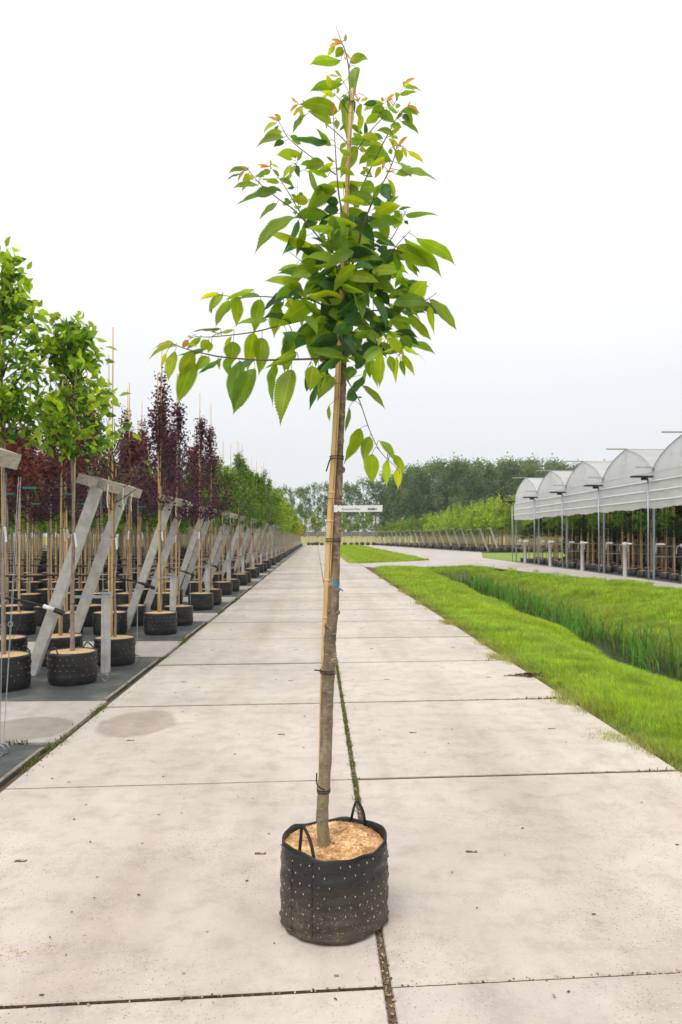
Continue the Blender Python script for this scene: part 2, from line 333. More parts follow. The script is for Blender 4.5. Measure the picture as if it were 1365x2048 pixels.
def chips():
    m, nt, b, o = mat('fresh_wood_chips'); t = N(nt, 'TexCoord'); v = N(nt, 'TexVoronoi', Scale=95); L(nt, t.outputs['Object'], v.inputs['Vector'])
    sv = N(nt, 'SeparateColor'); L(nt, v.outputs['Color'], sv.inputs[0])
    r = ramp2(nt, sv.outputs[0], [(0.0, (.50, .27, .10)), (.45, (.68, .42, .19)), (1, (.86, .63, .36))])
    pale = ramp2(nt, noise(nt, 8, 5, rough=.65), [(.36, (.5, .38, .30)), (.5, (.95, .92, .9)), (.62, (1.18, 1.2, 1.25))]); c = mixc(nt, 1.0, r.outputs[0], pale.outputs[0], 'MULTIPLY')
    L(nt, c, b.inputs['Base Color']); b.inputs['Roughness'].default_value = .9; bump(nt, b, v.outputs['Distance'], .6, .008); return m
M['chips'] = chips()
#@@SETTING
# ------------------------------------------------------------------ ground, paths, ditch
def sstep(a, b, x):
    t = np.clip((x - a) / (b - a), 0, 1); return t * t * (3 - 2 * t)
def path_right(y): return 2.80 + .10 * sstep(10, 20, y) + .45 * sstep(34, 43, y) - 1.15 * sstep(46.5, 50, y)
def ditch_c(y): return 6.3 + .045 * (y - 12) + .16 * np.sin(y * .9) + .09 * np.sin(y * 2.3 + 1)
def bank_right(y): return np.interp(y, [0, 24.8, 38, 44, 150], [12.6, 12.1, 10.8, 10.1, 9.4])
def height(x, y):
    x = np.asarray(x, float); y = np.asarray(y, float)
    s = x - ditch_c(y)
    p = np.interp(s, [-3.4, -2.3, -1.3, -.62, .62, 1.6, 3.2, 5.0, 6.5], [0, .0, -.32, -.86, -.86, -.5, -.12, .03, 0])
    m1 = 1 - sstep(40, 44.5, y)
    s2 = x - (5.2 + .01 * (y - 50))
    q = np.interp(s2, [-2.2, -1.2, -.4, .4, 1.2, 2.4], [0, -.12, -.5, -.5, -.1, 0]); m2 = sstep(51, 57, y) * (1 - sstep(120, 140, y))
    inz = ((x > path_right(y) - .2) & (x < bank_right(y))).astype(float)
    z = (p * m1 + q * m2) * inz
    z = z + inz * m1 * (.035 * np.sin(x * 2.3 + y * .9) + .03 * np.sin(y * 1.7 + 2 * np.sin(x))) * np.clip((x - 3.2) / 1.0, 0, 1); z = z + 1.45 * sstep(153, 172, y)
    return z
def build_ground():
    xs = np.concatenate([[-400, -150, -60, -20, -8, -2.4], np.arange(2.4, 13.6, .2), [15, 20, 30, 60, 150, 400]])
    ys = np.concatenate([[-20, 0, 2], np.arange(3, 60, .5), np.arange(60, 150, 3), np.arange(150, 176, 2), [200, 300, 500, 900, 1600]])
    X, Y = np.meshgrid(xs, ys); Z = height(X, Y) - .035
    V = np.stack([X, Y, Z], -1).reshape(-1, 3); nx, ny = len(xs), len(ys)
    i = np.arange(nx - 1)[None] + nx * np.arange(ny - 1)[:, None]; F = np.stack([i, i + 1, i + nx + 1, i + nx], -1).reshape(-1, 4)
    g = ((X > path_right(Y) - .02) & (X < bank_right(Y))) | (Y > 150); C = np.where(g[..., None], np.array([.10, .16, .03]), np.array([.11, .085, .055])); C = np.where((~g & (X > 13.7))[..., None], np.array([.20, .29, .04]), C)
    C = np.where((Y > 151)[..., None], np.array([.30, .28, .10]), C)
    C = np.where((np.abs(X - ditch_c(Y)) < 1.3)[..., None] & (Y < 44)[..., None] & g[..., None], np.array([.09, .09, .04]), C)
    o = mesh_np('ground', V, [F], M['ground'], cols=C.reshape(-1, 3), smooth=True); o['kind'] = 'structure'
build_ground()
SK = math.tan(R(3.0))
def slabs(name, x0, xm, gap, x1, y_list, material, seed, slots=True, bottom=-.06):
    rs = random.Random(seed); mb = MB()
    for (a, bb, side) in ((x0, xm - gap / 2, 0), (xm + gap / 2, x1, 1)):
        for k in range(len(y_list) - 1):
            j = rs.uniform(-.012, .012); g = .011 if y_list[k] < 6 else .018
            t = rs.uniform(.93, 1.05); mb.col = (t, t * rs.uniform(.985, 1.0), t * rs.uniform(.97, 1.0))
            ya, yb = y_list[k] + j + g, y_list[k + 1] + j - g; dz = rs.uniform(-.0015, .0015); e = .006
            def P(x, y, z): return (x, y + (x - .28) * SK, z)
            vs = [P(a, ya, bottom), P(bb, ya, bottom), P(bb, yb, bottom), P(a, yb, bottom), P(a, ya, dz - e), P(bb, ya, dz - e), P(bb, yb, dz - e), P(a, yb, dz - e),
                  P(a + e, ya + e, dz), P(bb - e, ya + e, dz), P(bb - e, yb - e, dz), P(a + e, yb - e, dz)]
            ey = .006 + .0015 * max(0, ya - 4.5); vs[8:] = [P(a + e, ya + ey, dz), P(bb - e, ya + ey, dz), P(bb - e, yb - ey, dz), P(a + e, yb - ey, dz)]
            fs = [(4, 5, 9, 8), (5, 6, 10, 9), (6, 7, 11, 10), (7, 4, 8, 11), (8, 9, 10, 11), (0, 1, 5, 4), (1, 2, 6, 5), (2, 3, 7, 6), (3, 0, 4, 7)]
            mb.add(vs, fs, 0); mb.m[-4:] = [1] * 4; mb.m[-9] = mb.m[-7] = 3 if ya > 4.5 else 0; mb.col = (1, 1, 1)
            if slots and ya < 60:
                for fx in (.235, .765):
                    x = a + (bb - a) * fx; y = (ya + yb) / 2 + rs.uniform(-.05, .05); xx = x
                    mb.box(P(xx, y, dz + .0015), (.062, .024, .003), m=1); mb.box(P(xx + .012, y, dz + .003), (.022, .012, .004), m=2)
    o = mb.build(name, [material, M['dirt'], M['soil'], M['edge']]); o['kind'] = 'structure'; return o
yl = [2.99 + 2.555 * k for k in range(-2, 58)]
slabs('path', -2.22, .285, .034, 2.78, yl, M['concrete'], 5)
def sheet(name, pts, z, material, col=(1, 1, 1), th=.02):
    mb = MB(); mb.col = col; n = len(pts)
    mb.add([(x, y, z) for x, y in pts] + [(x, y, z - th) for x, y in pts], [tuple(range(n))] + [(i, i + n, (i + 1) % n + n, (i + 1) % n) for i in range(n)])
    o = mb.build(name, material); o['kind'] = 'structure'; return o
sheet('junction_path', [(2.80, 43.5), (3.4, 42.2), (9.2, 44.6), (10.4, 43.0), (13, 44), (9.2, 58), (8.3, 55), (6.0, 52.0), (2.4, 48.4), (2.80, 46.5)], .012, M['sidepath'])
# side path along the right-hand bed
mb = MB()
ysp = list(np.arange(6, 150, 2.6))
for k in range(len(ysp) - 1):
    a, b_ = ysp[k] + .012, ysp[k + 1] - .012
    l0, l1 = float(bank_right(a)) - .15, float(bank_right(b_)) - .15
    if a > 50: l0, l1 = 8.6 + .004 * (a - 50), 8.6 + .004 * (b_ - 50)
    t = random.uniform(.93, 1.04); mb.col = (t, t, t)
    r0 = 13.75 if a < 62 else 12.6
    for (p, q, p2, q2) in ((l0, (l0 + r0) / 2 - .01, l1, (l1 + r0) / 2 - .01), ((l0 + r0) / 2 + .01, r0, (l1 + r0) / 2 + .01, r0)):
        mb.add([(p, a, .0), (q, a, .0), (q2, b_, .0), (p2, b_, .0), (p, a, -.05), (q, a, -.05), (q2, b_, -.05), (p2, b_, -.05)], [(0, 1, 2, 3), (4, 5, 1, 0), (5, 6, 2, 1), (6, 7, 3, 2), (7, 4, 0, 3)])
o = mb.build('side_path', M['sidepath']); o['kind'] = 'structure'
# beds on the left: weed fabric bays and concrete cross strips
BAY = 4.65
def skew(x, y): return (x, y + (x + 2.25) * SK * .0)
mbf = MB(); mbs = MB(); mbl = MB()
for n in range(-1, 31):
    y0 = 8.28 + BAY * n; y1 = y0 + 2.97
    mbf.box((-2.30 - 25, (y0 + y1) / 2, -.02), (50, y1 - y0 - .02, .02))
    ya, yb = y1 + .01, y0 + BAY - .01
    xx = -2.27; ws = [4.1, 4.1, 4.1, 4.1, 4.1, 4.1, 4.1, 4.1, 4.1, 4.1]
    for wd in ws:
        t = random.uniform(.92, 1.05); mbs.col = (t, t, t * .99)
        mbs.box((xx - wd / 2, (ya + yb) / 2, -.018 + random.uniform(-.003, .003)), (wd - .02, yb - ya - .015, .045)); xx -= wd
    # lath nailed along the fabric edge
    yy = y0 + .05
    while yy < y1 - .2 and n < 14:
        ln = random.uniform(.6, 1.2); ln = min(ln, y1 - yy - .03)
        mbl.bar((-2.31 + random.uniform(-.012, .012), yy, .004), (-2.31 + random.uniform(-.012, .012), yy + ln, .004), .028, .014); yy += ln + random.uniform(.02, .1)
o = mbf.build('weed_fabric', M['fabric']); o['kind'] = 'structure'
o = mbs.build('cross_strips', M['strip']); o['kind'] = 'structure'
o = mbl.build('edging_lath', M['lath']); o['kind'] = 'structure'
wp = [(ditch_c(y) + s * (1.1 + .1 * math.sin(y * 1.3 + s)), y) for s, ys_ in ((-1, np.arange(4, 43, .4)), (1, np.arange(42.6, 3.9, -.4))) for y in ys_]
sheet('ditch_water', wp, -.72, M['water'], th=.002)

# ------------------------------------------------------------------ grass
def blades(name, X, Y, H, Wd, C, Z=None, lean=.5, material=None, seg=2):
    n = len(X); Z = height(X, Y) - .04 if Z is None else Z
    cd = 2.2 * np.sin(X * 1.9 + 1.2 * np.sin(Y * 1.3)) + 1.8 * np.sin(Y * 1.7 + X) ; a = rng.uniform(0, 2 * np.pi, n); dx, dy = np.cos(a), np.sin(a)
    b = np.where(rng.random(n) < .6, cd + rng.normal(0, .6, n), rng.uniform(0, 2 * np.pi, n)); ln = rng.uniform(.1, 1, n) * lean; lx, ly = np.cos(b) * ln, np.sin(b) * ln
    def P(t, ww):
        cx = X + lx * H * t * t; cy = Y + ly * H * t * t; cz = Z + H * t * (1 - .25 * ln * t)
        return np.stack([cx - dx * ww, cy - dy * ww, cz], -1), np.stack([cx + dx * ww, cy + dy * ww, cz], -1)
    p0, p1 = P(0, Wd * .5); p2, p3 = P(.5, Wd * .45); p4, _ = P(1, Wd * 0)
    V = np.stack([p0, p1, p2, p3, p4], 1).reshape(-1, 3); i = np.arange(n)[:, None] * 5
    Q = i + np.array([[0, 1, 3, 2]]); T = i + np.array([[2, 3, 4]])
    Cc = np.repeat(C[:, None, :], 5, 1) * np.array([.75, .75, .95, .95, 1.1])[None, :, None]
    o = mesh_np(name, V, [Q, T], material or M['grass'], cols=Cc.reshape(-1, 3)); o['kind'] = 'stuff'; return o
def clump(x, y, s):
    return (np.sin(x * 2.1 * s + 1.3 * np.sin(y * 1.7 * s)) + np.sin(y * 2.7 * s + 2 * np.sin(x * 1.1 * s + 2)) + np.sin((x + y) * 4.3 * s)) / 3
def grass():
    parts = []
    for (ya, yb, dens, wd) in ((4.2, 8, 5200, .0048), (8, 12, 3600, .006), (12, 18, 1900, .009), (18, 28, 850, .014), (28, 47, 380, .022), (47, 80, 170, .035), (80, 150, 70, .06)):
        xr = np.minimum(.51 * yb + 1.2, 12.6); xl = 2.0; n = int((xr - xl) * (yb - ya) * dens)
        X = rng.uniform(xl, xr, n); Y = rng.uniform(ya, yb, n)
        edge = path_right(Y) - .07 + .11 * np.sin(Y * 1.5 + .6) + .08 * np.sin(Y * 4.3 + 1) + .05 * np.sin(Y * 13.1) + rng.normal(0, .06, n)
        k = (X > edge) & (X < .50 * Y + 1.0)
        rb = np.where(Y < 47, bank_right(Y), 8.45 + .12 * np.sin(Y * .5)); k &= X < rb + .12 * np.sin(Y * 1.9) + .08 * np.sin(Y * 5.3)
        # the junction between the two lawns
        jn = (Y > np.interp(X, [2.8, 3.4, 9.2, 10.4, 13], [43.4, 42.3, 44.7, 43.2, 44.2])) & (Y < np.interp(X, [2, 6, 8.6], [49, 52.5, 57])); k &= ~jn
        s = X - ditch_c(Y); k &= ~((np.abs(s) < .95) & (Y < 42.5))
        X, Y, s = X[k], Y[k], s[k]; n = len(X); c = clump(X, Y, 1.0); c2 = clump(X + 9, Y * .6, .45)
        e = X - path_right(Y)
        Hh = (.07 + .05 * np.clip(e / .5, 0, 1) + .06 * c + .03 * np.clip(c2, 0, 1) + .02 * rng.random(n) * 2) * np.where(Y > 18, 1.25, 1)
        Hh = np.maximum(Hh + .05 * np.clip(1 - np.abs(s - 3.6) / .8, 0, 1) * (Y < 43), .035)
        Wd = wd * rng.uniform(.7, 1.3, n)
        C0 = 1 + .3 * clump(X * 1.9 + 3, Y * 1.6, 1.7); base = np.array([.34, .49, .06]); C = np.tile(base, (n, 1)) * rng.uniform(.6, 1.4, (n, 1)) * C0[:, None]
        yel = np.clip(c2 * .9 + rng.normal(0, .3, n) + .05, 0, 1)[:, None]; C = C * (1 - yel * .55) + np.array([.46, .52, .05]) * yel * .6
        dk = np.clip(-c - .05 + rng.normal(0, .2, n), 0, 1)[:, None]; C = C * (1 - dk * .45) + np.array([.09, .26, .02]) * dk * .45
        dry = ((rng.random(n) < (.10 + .6 * np.exp(-np.maximum(e, 0) / .14))))[:, None]; C = np.where(dry, np.array([.38, .33, .16]) * rng.uniform(.7, 1.2, (n, 1)), C)
        bare = (np.abs(s - 1.5) < .7) & (rng.random(n) < .35) & (Y < 43); C = np.where(bare[:, None], np.array([.34, .34, .12]), C)
        parts.append((X, Y, Hh, Wd, C))
    A = [np.concatenate([p[i] for p in parts]) for i in range(5)]; A[3] = A[3]
    tag(blades('grass', *A, lean=.75), 'bright green grass growing on the ditch banks', 'grass')
grass()
def reeds():
    X = []; Y = []
    for t in range(150):
        y = 9.5 + 32 * rng.random() ** .9; side = rng.choice([-1, 1], p=[.25 if y > 16 else .1, .75 if y > 16 else .9]); x = ditch_c(y) + side * rng.uniform(.1, .95)
        k = rng.integers(5, 18); X += list(x + rng.normal(0, .13, k)); Y += list(y + rng.normal(0, .2, k))
    X = np.array(X); Y = np.array(Y); n = len(X); H = rng.uniform(.3, .85, n) * np.where(Y < 15, 1.1, 1); Wd = .022 + .0004 * Y
    C = np.array([.11, .27, .05]) * rng.uniform(.6, 1.5, (n, 1)); dry = (rng.random(n) < .12)[:, None]; C = np.where(dry, np.array([.25, .2, .1]), C)
    tag(blades('reeds', X, Y, H, Wd, C, Z=np.full(n, -.76), lean=.6), 'upright green reeds growing in the ditch water', 'reeds')
reeds()
def grit():
    b = MB(); b.box((.285, 40, -.012), (.033, 80, .008), m=0); o = b.build('joint_soil', M['dirt']); o['kind'] = 'structure'
    b = MB()
    for t in range(1500):
        if t < 1000: x, y = .285 + random.gauss(0, .010), 2.5 + 7 * random.random() ** 1.6
        elif t < 1250: x = random.uniform(-1.8, 2.7); y = 2.99 + (x - .28) * SK + random.gauss(0, .006)
        else: y = random.uniform(2.6, 16); x = -2.2 + abs(random.gauss(0, .05))
        s = random.uniform(.003, .009); b.box((x, y, random.uniform(-.009, .003) if t < 1250 else .003), (s, s * random.uniform(.4, 1), s * .5), rz=random.uniform(0, 3), m=random.choice([0, 0, 1, 2]))
    tag(b.build('joint_grit', [M['dirt'], M['soil'], M['greybark']]), 'brown grit and wood chips lying in the path joints', 'grit', kind='stuff')
    b = MB()
    for t in range(150):
        y = 2.9 + 16 * random.random() ** 1.5; x = random.uniform(-2.1, 2.7); s = random.uniform(.003, .011)
        b.box((x, y, .004), (s * 1.8, s * .7, .003), rz=random.uniform(0, 3), m=random.choice([0, 0, 2]))
    for t in range(70):
        x = -1.45 + random.gauss(0, .16); y = 3.22 + (x + 1.45) * .35 + random.gauss(0, .02); s = random.uniform(.002, .006); b.box((x, y, .004), (s * 2.4, s * .6, .002), rz=random.uniform(0, 1), m=1)
    tag(b.build('path_litter', [M['dirt'], M['soil'], M['greybark']]), 'tiny leaf scraps and crumbs scattered on the path slabs', 'litter', kind='stuff')
grit()
def weeds():
    X = []; Y = []; H = []
    for t in range(300):
        y = rng.uniform(4.9, 12) if t < 285 else rng.uniform(2.6, 4.4)
        if t >= 285 and rng.random() < .6: continue
        k = rng.integers(5, 22); X += list(.285 + rng.normal(0, .013, k)); Y += list(y + rng.normal(0, .03, k)); H += list(rng.uniform(.008, .03, k))
    for t in range(60):   # cross joint at the lawn side
        x = rng.uniform(1.2, 2.8) ; y = 2.99 + 2.555 * 2 + (x - .28) * SK if rng.random() < .7 else 2.99 + 2.555 * rng.integers(1, 4) + (x - .28) * SK
        k = int(4 + 10 * (x - 1.2) / 1.6); X += list(x + rng.normal(0, .03, k)); Y += list(y + rng.normal(0, .006, k)); H += list(rng.uniform(.01, .03 + .03 * (x > 2.3), k))
    for t in range(90):   # left edge tufts
        y = rng.choice([7.9, 6.62, 6.0, 11.2, 12.8, 17.8, 20.6, 21.4, 25.3]) + rng.normal(0, .14); k = rng.integers(6, 14)
        X += list(-2.245 + rng.normal(0, .03, k)); Y += list(y + rng.normal(0, .06, k)); H += list(rng.uniform(.02, .06, k) * (1 + (y > 12)))
    for t in range(26):
        x = rng.uniform(-3.3, -2.5); k = 8; X += list(x + rng.normal(0, .02, k)); Y += list(6.62 + rng.normal(0, .02, k)); H += list(rng.uniform(.02, .06, k))
    X, Y, H = map(np.array, (X, Y, H)); n = len(X); C = np.array([.12, .18, .035]) * rng.uniform(.6, 1.4, (n, 1)); C = np.where((rng.random(n) < .3)[:, None], np.array([.18, .14, .08]), C)
    tag(blades('joint_weeds', X, Y, H, np.full(n, .009), C, Z=np.full(n, -.012), lean=1.3), 'small green weeds growing in the path joints', 'weeds')
weeds()

# ------------------------------------------------------------------ crowns for row trees
def leafcloud(name, P, D, size, C, parent, material, ratio=.48, fold=.25):
    """P centres, D pointing directions; rhombic folded leaves of 6 verts"""
    n = len(P); D = D / np.linalg.norm(D, axis=1, keepdims=True)
    r = rng.normal(size=(n, 3)); S = np.cross(D, r); S /= np.linalg.norm(S, axis=1, keepdims=True); Nn = np.cross(S, D)
    Ln = size[:, None]; Wd = Ln * ratio * .5
    a = P; b = P + D * Ln * .45 + Nn * Ln * .02; c = P + D * Ln - Nn * Ln * .16
    l1 = P + D * Ln * .38 - S * Wd + Nn * Wd * fold; r1 = P + D * Ln * .38 + S * Wd + Nn * Wd * fold
    l2 = P + D * Ln * .72 - S * Wd * .68 + Nn * (Wd * fold - Ln * .06); r2 = P + D * Ln * .72 + S * Wd * .68 + Nn * (Wd * fold - Ln * .06)
    V = np.stack([a, l1, l2, c, r2, r1, b], 1).reshape(-1, 3); i = np.arange(n)[:, None] * 7
    F = [np.concatenate([i + np.array([[0, 6, 2, 1]]), i + np.array([[0, 5, 4, 6]])]), np.concatenate([i + np.array([[6, 3, 2]]), i + np.array([[6, 4, 3]])])]
    return mesh_np(name, V, F, material, parent=parent, cols=np.repeat(C, 7, 0))
PAL = {
 'cherry': ([(.19, .32, .035), (.28, .41, .04), (.07, .16, .035)], (.34, .46, .03), .25),
 'green': ([(.09, .19, .03), (.14, .25, .03), (.05, .12, .025)], (.24, .30, .05), .12),
 'lime': ([(.17, .30, .03), (.24, .36, .04), (.10, .19, .03)], (.36, .38, .05), .2),
 'yellow': ([(.30, .31, .02), (.40, .36, .02), (.20, .24, .02)], (.5, .42, .02), .2),
 'purple': ([(.075, .030, .052), (.11, .040, .060), (.038, .022, .036)], (.18, .05, .04), .14),
 'red': ([(.13, .042, .038), (.19, .062, .045), (.06, .026, .03)], (.30, .10, .05), .18),
 'olive': ([(.13, .17, .04), (.17, .21, .06), (.08, .11, .04)], (.28, .28, .08), .15),
 'bright': ([(.26, .42, .05), (.34, .48, .06), (.16, .27, .04)], (.45, .5, .07), .2),
 'grey': ([(.10, .17, .07), (.14, .2, .09), (.06, .10, .05)], (.2, .26, .1), .1),
}
def crown(kind, z0, z1, rad, n, leaf, parent, upright=.5, prof=None, ntw=26, stick=True, ratio=.48):
    cols, tip, pt = PAL[kind]; H = z1 - z0; P = []; D = []; S = []; C = []
    prof = prof or [(0, .45), (.15, .9), (.35, 1), (.6, .72), (.85, .35), (1, .08)]
    px_, pr_ = zip(*prof); tw = MB()
    per = n // ntw
    tcl = [(random.random() ** .9) for _ in range(ntw)]
    for k in range(ntw):
        t = tcl[k]; a = rng.uniform(0, 2 * math.pi); rr = rad * np.interp(t, px_, pr_) * rng.uniform(.75, 1.15)
        zs = z0 + H * max(0, t - .28 * upright - .05) ; ze = z0 + H * t
        p0 = Vector((0, 0, zs)); p2 = Vector((rr * math.cos(a), rr * math.sin(a), min(ze + .1 * upright, z1)))
        p1 = (p0 + p2) / 2 + Vector((math.cos(a), math.sin(a), 0)) * rr * .22 * (1 if upright > .6 else .3) + Vector((0, 0, .04))
        pts = catmull([p0, p1, p2], 4)
        if stick: tw.tube(pts, [.009 - .006 * i / (len(pts) - 1) for i in range(len(pts))], 4, cap=False)
        for j in range(per):
            u = rng.uniform(.12, 1.0) ** .8; q = pts[min(int(u * (len(pts) - 1)), len(pts) - 2)].lerp(pts[min(int(u * (len(pts) - 1)) + 1, len(pts) - 1)], (u * (len(pts) - 1)) % 1)
            q = np.array(q) + rng.normal(0, 1, 3) * np.array([.05, .05, .05]) * (rad / .5)
            d = np.array([math.cos(a), math.sin(a), .3 * upright]) * .6 + rng.normal(0, .75, 3) + np.array([0, 0, -.45 * (1 - upright)])
            P.append(q); D.append(d); S.append(leaf * rng.uniform(.55, 1.25))
            c = np.array(cols[rng.integers(0, 3)]); isT = u > .8 and rng.random() < pt * 3.2
            C.append((np.array(tip) if isT else c) * rng.uniform(.75, 1.25))
    o = leafcloud('crown', np.array(P), np.array(D), np.array(S), np.array(C), parent, M['darkleaf' if kind in ('purple', 'red') else 'bgleaf'], ratio=ratio)
    if stick: tw.build('twigs', M['darktwig'], parent)
    return o
def potted(kind, label, H0=2.5, H1=4.6, rad=.5, n=700, leaf=.10, upright=.5, potr=.30, poth=.40, stake=None, prof=None, ntw=26, old=False, lean=.02, detail=True, stem=.024, ratio=.48, name='potted_tree', handles=False, twin=False, tags=True):
    root = empty(name, (0, 0, -50), 0, label, 'potted tree'); s_ = random.Random(sum(map(ord, kind)) + int(H1 * 100))
    pb = MB(); ns = 40 if detail else 12
    prof_p = [(potr * .93, .0), (potr * .98, .03), (potr * 1.02, poth * .3), (potr * .985, poth * .42), (potr * 1.02, poth * .52), (potr * .99, poth * .62), (potr * 1.02, poth * .74), (potr * .99, poth * .84), (potr * 1.01, poth * .93), (potr, poth), (potr * .96, poth), (potr * .95, poth - .04)] if detail else [(potr * .88, 0), (potr, poth), (potr * .93, poth), (potr * .93, poth - .03)]
    pb.lathe(prof_p, ns, wob=.012 if detail else 0)
    if detail:
        for j in range(4):
            for k in range(24):
                if s_.random() < .35: continue
                a = 2 * math.pi * (k + .5 * j + s_.uniform(-.1, .1)) / 24; zz = poth * (.3 + .17 * j); r_ = potr * 1.012
                pb.box((r_ * math.cos(a), r_ * math.sin(a), zz), (.012, .005, .007), rz=a, m=1)
    if handles:
        for a0 in (.6, 3.6):
            c0 = Vector((potr * math.cos(a0), potr * math.sin(a0), poth)); c1 = Vector((potr * math.cos(a0 + .6), potr * math.sin(a0 + .6), poth))
            pb.tube(catmull([c0, (c0 + c1) / 2 * .93 + Vector((0, 0, .10)), c1], 5), .009, 5)
    pb.build('pot', [M['pot'], M['soil']], root, smooth=True)
    sb = MB(); sb.lathe([(0.001, poth - .005), (potr * .4, poth + .01), (potr * .94, poth - .012)][::-1], ns, wob=.0); sb.build('soil', M['soil'], root, smooth=True)
    tb = MB(); pts = [(0, 0, poth - .05)]
    zz = poth + .3
    while zz < H0 + (H1 - H0) * .75: pts.append((s_.uniform(-lean, lean), s_.uniform(-lean, lean), zz)); zz += .45
    pts = catmull(pts, 3); rr = [stem * (1 - .72 * i / len(pts)) * (1 + .1 * s_.uniform(-1, 1)) for i in range(len(pts))]; rr[0] *= 1.25
    tb.tube(pts, rr, 8 if detail else 5); tb.build('trunk', M['bark'] if kind == 'cherry' else M['greybark'], root, smooth=True)
    sH = stake or H1 + .2
    kb = MB(); kx = .05; ang = s_.uniform(-2.4, -.6) if kind != 'cherry' else 1.7
    for q in range(2 if twin else 1):
        bx, by = kx * math.cos(ang + q * .7), kx * math.sin(ang + q * .7); tx, ty = bx * .6 + s_.uniform(-.06, .06), by * .6 + s_.uniform(-.04, .04)
        P = [(bx + (tx - bx) * i / 9, by + (ty - by) * i / 9, poth - .04 + (sH - q * .5 - poth) * i / 9) for i in range(10)]
        kb.tube(P, [.0145 - .0006 * i for i in range(10)], 6)
        if detail:
            for i in range(1, 9): kb.tube([Vector(P[i]) - Vector((0, 0, .006)), Vector(P[i]) + Vector((0, 0, .006))], .0175 - .0006 * i, 6)
    kb.build('stake', M['oldbamboo'] if old else M['bamboo'], root, smooth=True)
    if detail:
        for zt in (poth + .6, poth + 1.5): b = MB(); b.ring((bx * .4, by * .4, zt), .042, .005, 10, axis='Z'); b.build('tie', M['black'], root)
        if tags:
            b = MB(); b.bar((.03, -.035, 1.9), (.05, -.05, 1.72), .03, .002); b.build('tag', M['white'], root)
    crown(kind, H0, H1, rad, n, leaf, root, upright, prof, ntw, stick=detail, ratio=ratio)
    return root
ORD = ['nearest', 'second', 'third', 'fourth', 'fifth', 'sixth', 'seventh', 'eighth', 'ninth', 'tenth', 'eleventh', 'twelfth', 'thirteenth', 'fourteenth', 'fifteenth', 'sixteenth', 'seventeenth', 'eighteenth', 'nineteenth', 'twentieth', 'twenty-first', 'twenty-second', 'twenty-third', 'twenty-fourth', 'twenty-fifth', 'twenty-sixth', 'twenty-seventh', 'twenty-eighth', 'twenty-ninth', 'thirtieth', 'thirty-first', 'thirty-second', 'thirty-third', 'thirty-fourth', 'thirty-fifth', 'thirty-sixth', 'thirty-seventh', 'thirty-eighth', 'thirty-ninth', 'fortieth', 'forty-first']
colpr = [(0, .6), (.2, 1.0), (.45, .8), (.65, .5), (.85, .22), (1, .05)]
ovpr = [(0, .5), (.12, .9), (.4, 1), (.7, .75), (.9, .4), (1, .1)]
purpr = [(0, .6), (.2, 1.0), (.4, .82), (.55, .42), (.8, .16), (1, .05)]
PR = {
 'cherry_a': potted('cherry', 'x', 2.85, 4.62, .60, 1300, .145, .5, handles=True, stem=.030, stake=4.3, ntw=44),
 'cherry_b': potted('cherry', 'x', 2.9, 5.1, .62, 1600, .145, .45, handles=True, stem=.030, stake=4.6, ntw=48),
 'purple_a': potted('purple', 'x', 2.3, 4.85, .60, 2300, .062, .95, prof=purpr, ntw=44, stake=5.35, twin=True, ratio=.62),
 'purple_b': potted('purple', 'x', 2.2, 4.6, .60, 2200, .062, .95, prof=purpr, ntw=40, stake=5.3, ratio=.62),
 'bare_a': potted('grey', 'x', 2.3, 3.7, .55, 70, .07, .8, prof=ovpr, ntw=26, stake=5.1),
 'red_a': potted('red', 'x', 2.6, 3.75, .55, 1300, .075, .5, prof=ovpr, ntw=30, stake=4.9, ratio=.6),
 'green_a': potted('green', 'x', 2.2, 4.7, .55, 1500, .095, .8, prof=colpr, ntw=30, stake=5.3),
 'green_b': potted('green', 'x', 2.2, 4.1, .62, 1500, .10, .55, prof=ovpr, ntw=30, stake=4.9),
 'lime_a': potted('lime', 'x', 2.1, 4.3, .6, 1500, .095, .7, prof=ovpr, ntw=30, stake=4.9),
 'green_c': potted('grey', 'x', 2.2, 4.9, .55, 1500, .085, .9, prof=colpr, ntw=34, stake=5.3),
 'yellow_a': potted('yellow', 'x', 1.9, 4.2, .6, 1100, .10, .7, prof=ovpr, ntw=26, stake=3.5, detail=False),
 'bright_far': potted('bright', 'x', 2.1, 4.6, .8, 600, .18, .7, prof=ovpr, ntw=24, stake=4.6, detail=False),
 'lime_far': potted('lime', 'x', 2.1, 4.6, .75, 600, .17, .7, prof=ovpr, ntw=24, stake=4.6, detail=False),
 'green_far': potted('green', 'x', 2.1, 4.9, .75, 600, .17, .7, prof=ovpr, ntw=24, stake=4.9, detail=False),
 'olive_far': potted('olive', 'x', 2.0, 4.2, .8, 600, .16, .7, prof=ovpr, ntw=24, stake=4.0, detail=False),
}
DESC = {'cherry_a': 'glossy green cherry', 'cherry_b': 'tall green cherry', 'purple_a': 'dark purple-leaved', 'purple_b': 'dark purple-leaved', 'bare_a': 'nearly bare', 'red_a': 'red-leaved', 'green_a': 'narrow green', 'green_b': 'round-headed green', 'lime_a': 'light green', 'green_c': 'grey-green', 'yellow_a': 'yellow-leaved', 'lime_far': 'light green', 'bright_far': 'bright light green', 'green_far': 'mid green', 'olive_far': 'olive green'}
used = set()
cnt = [0]
def place(kind, x, y, where, sc=1, group='potted trees in the left-hand bed'):
    p = PR[kind]; cnt[0] += 1
    return inst(p, (x, y, -.009), random.uniform(-.3, .3) if kind[:6] == 'cherry' else random.uniform(0, 6.28), sc * random.uniform(.97, 1.03), f'{DESC[kind]} tree in black pot, {where}', group)
rs = random.Random(3)
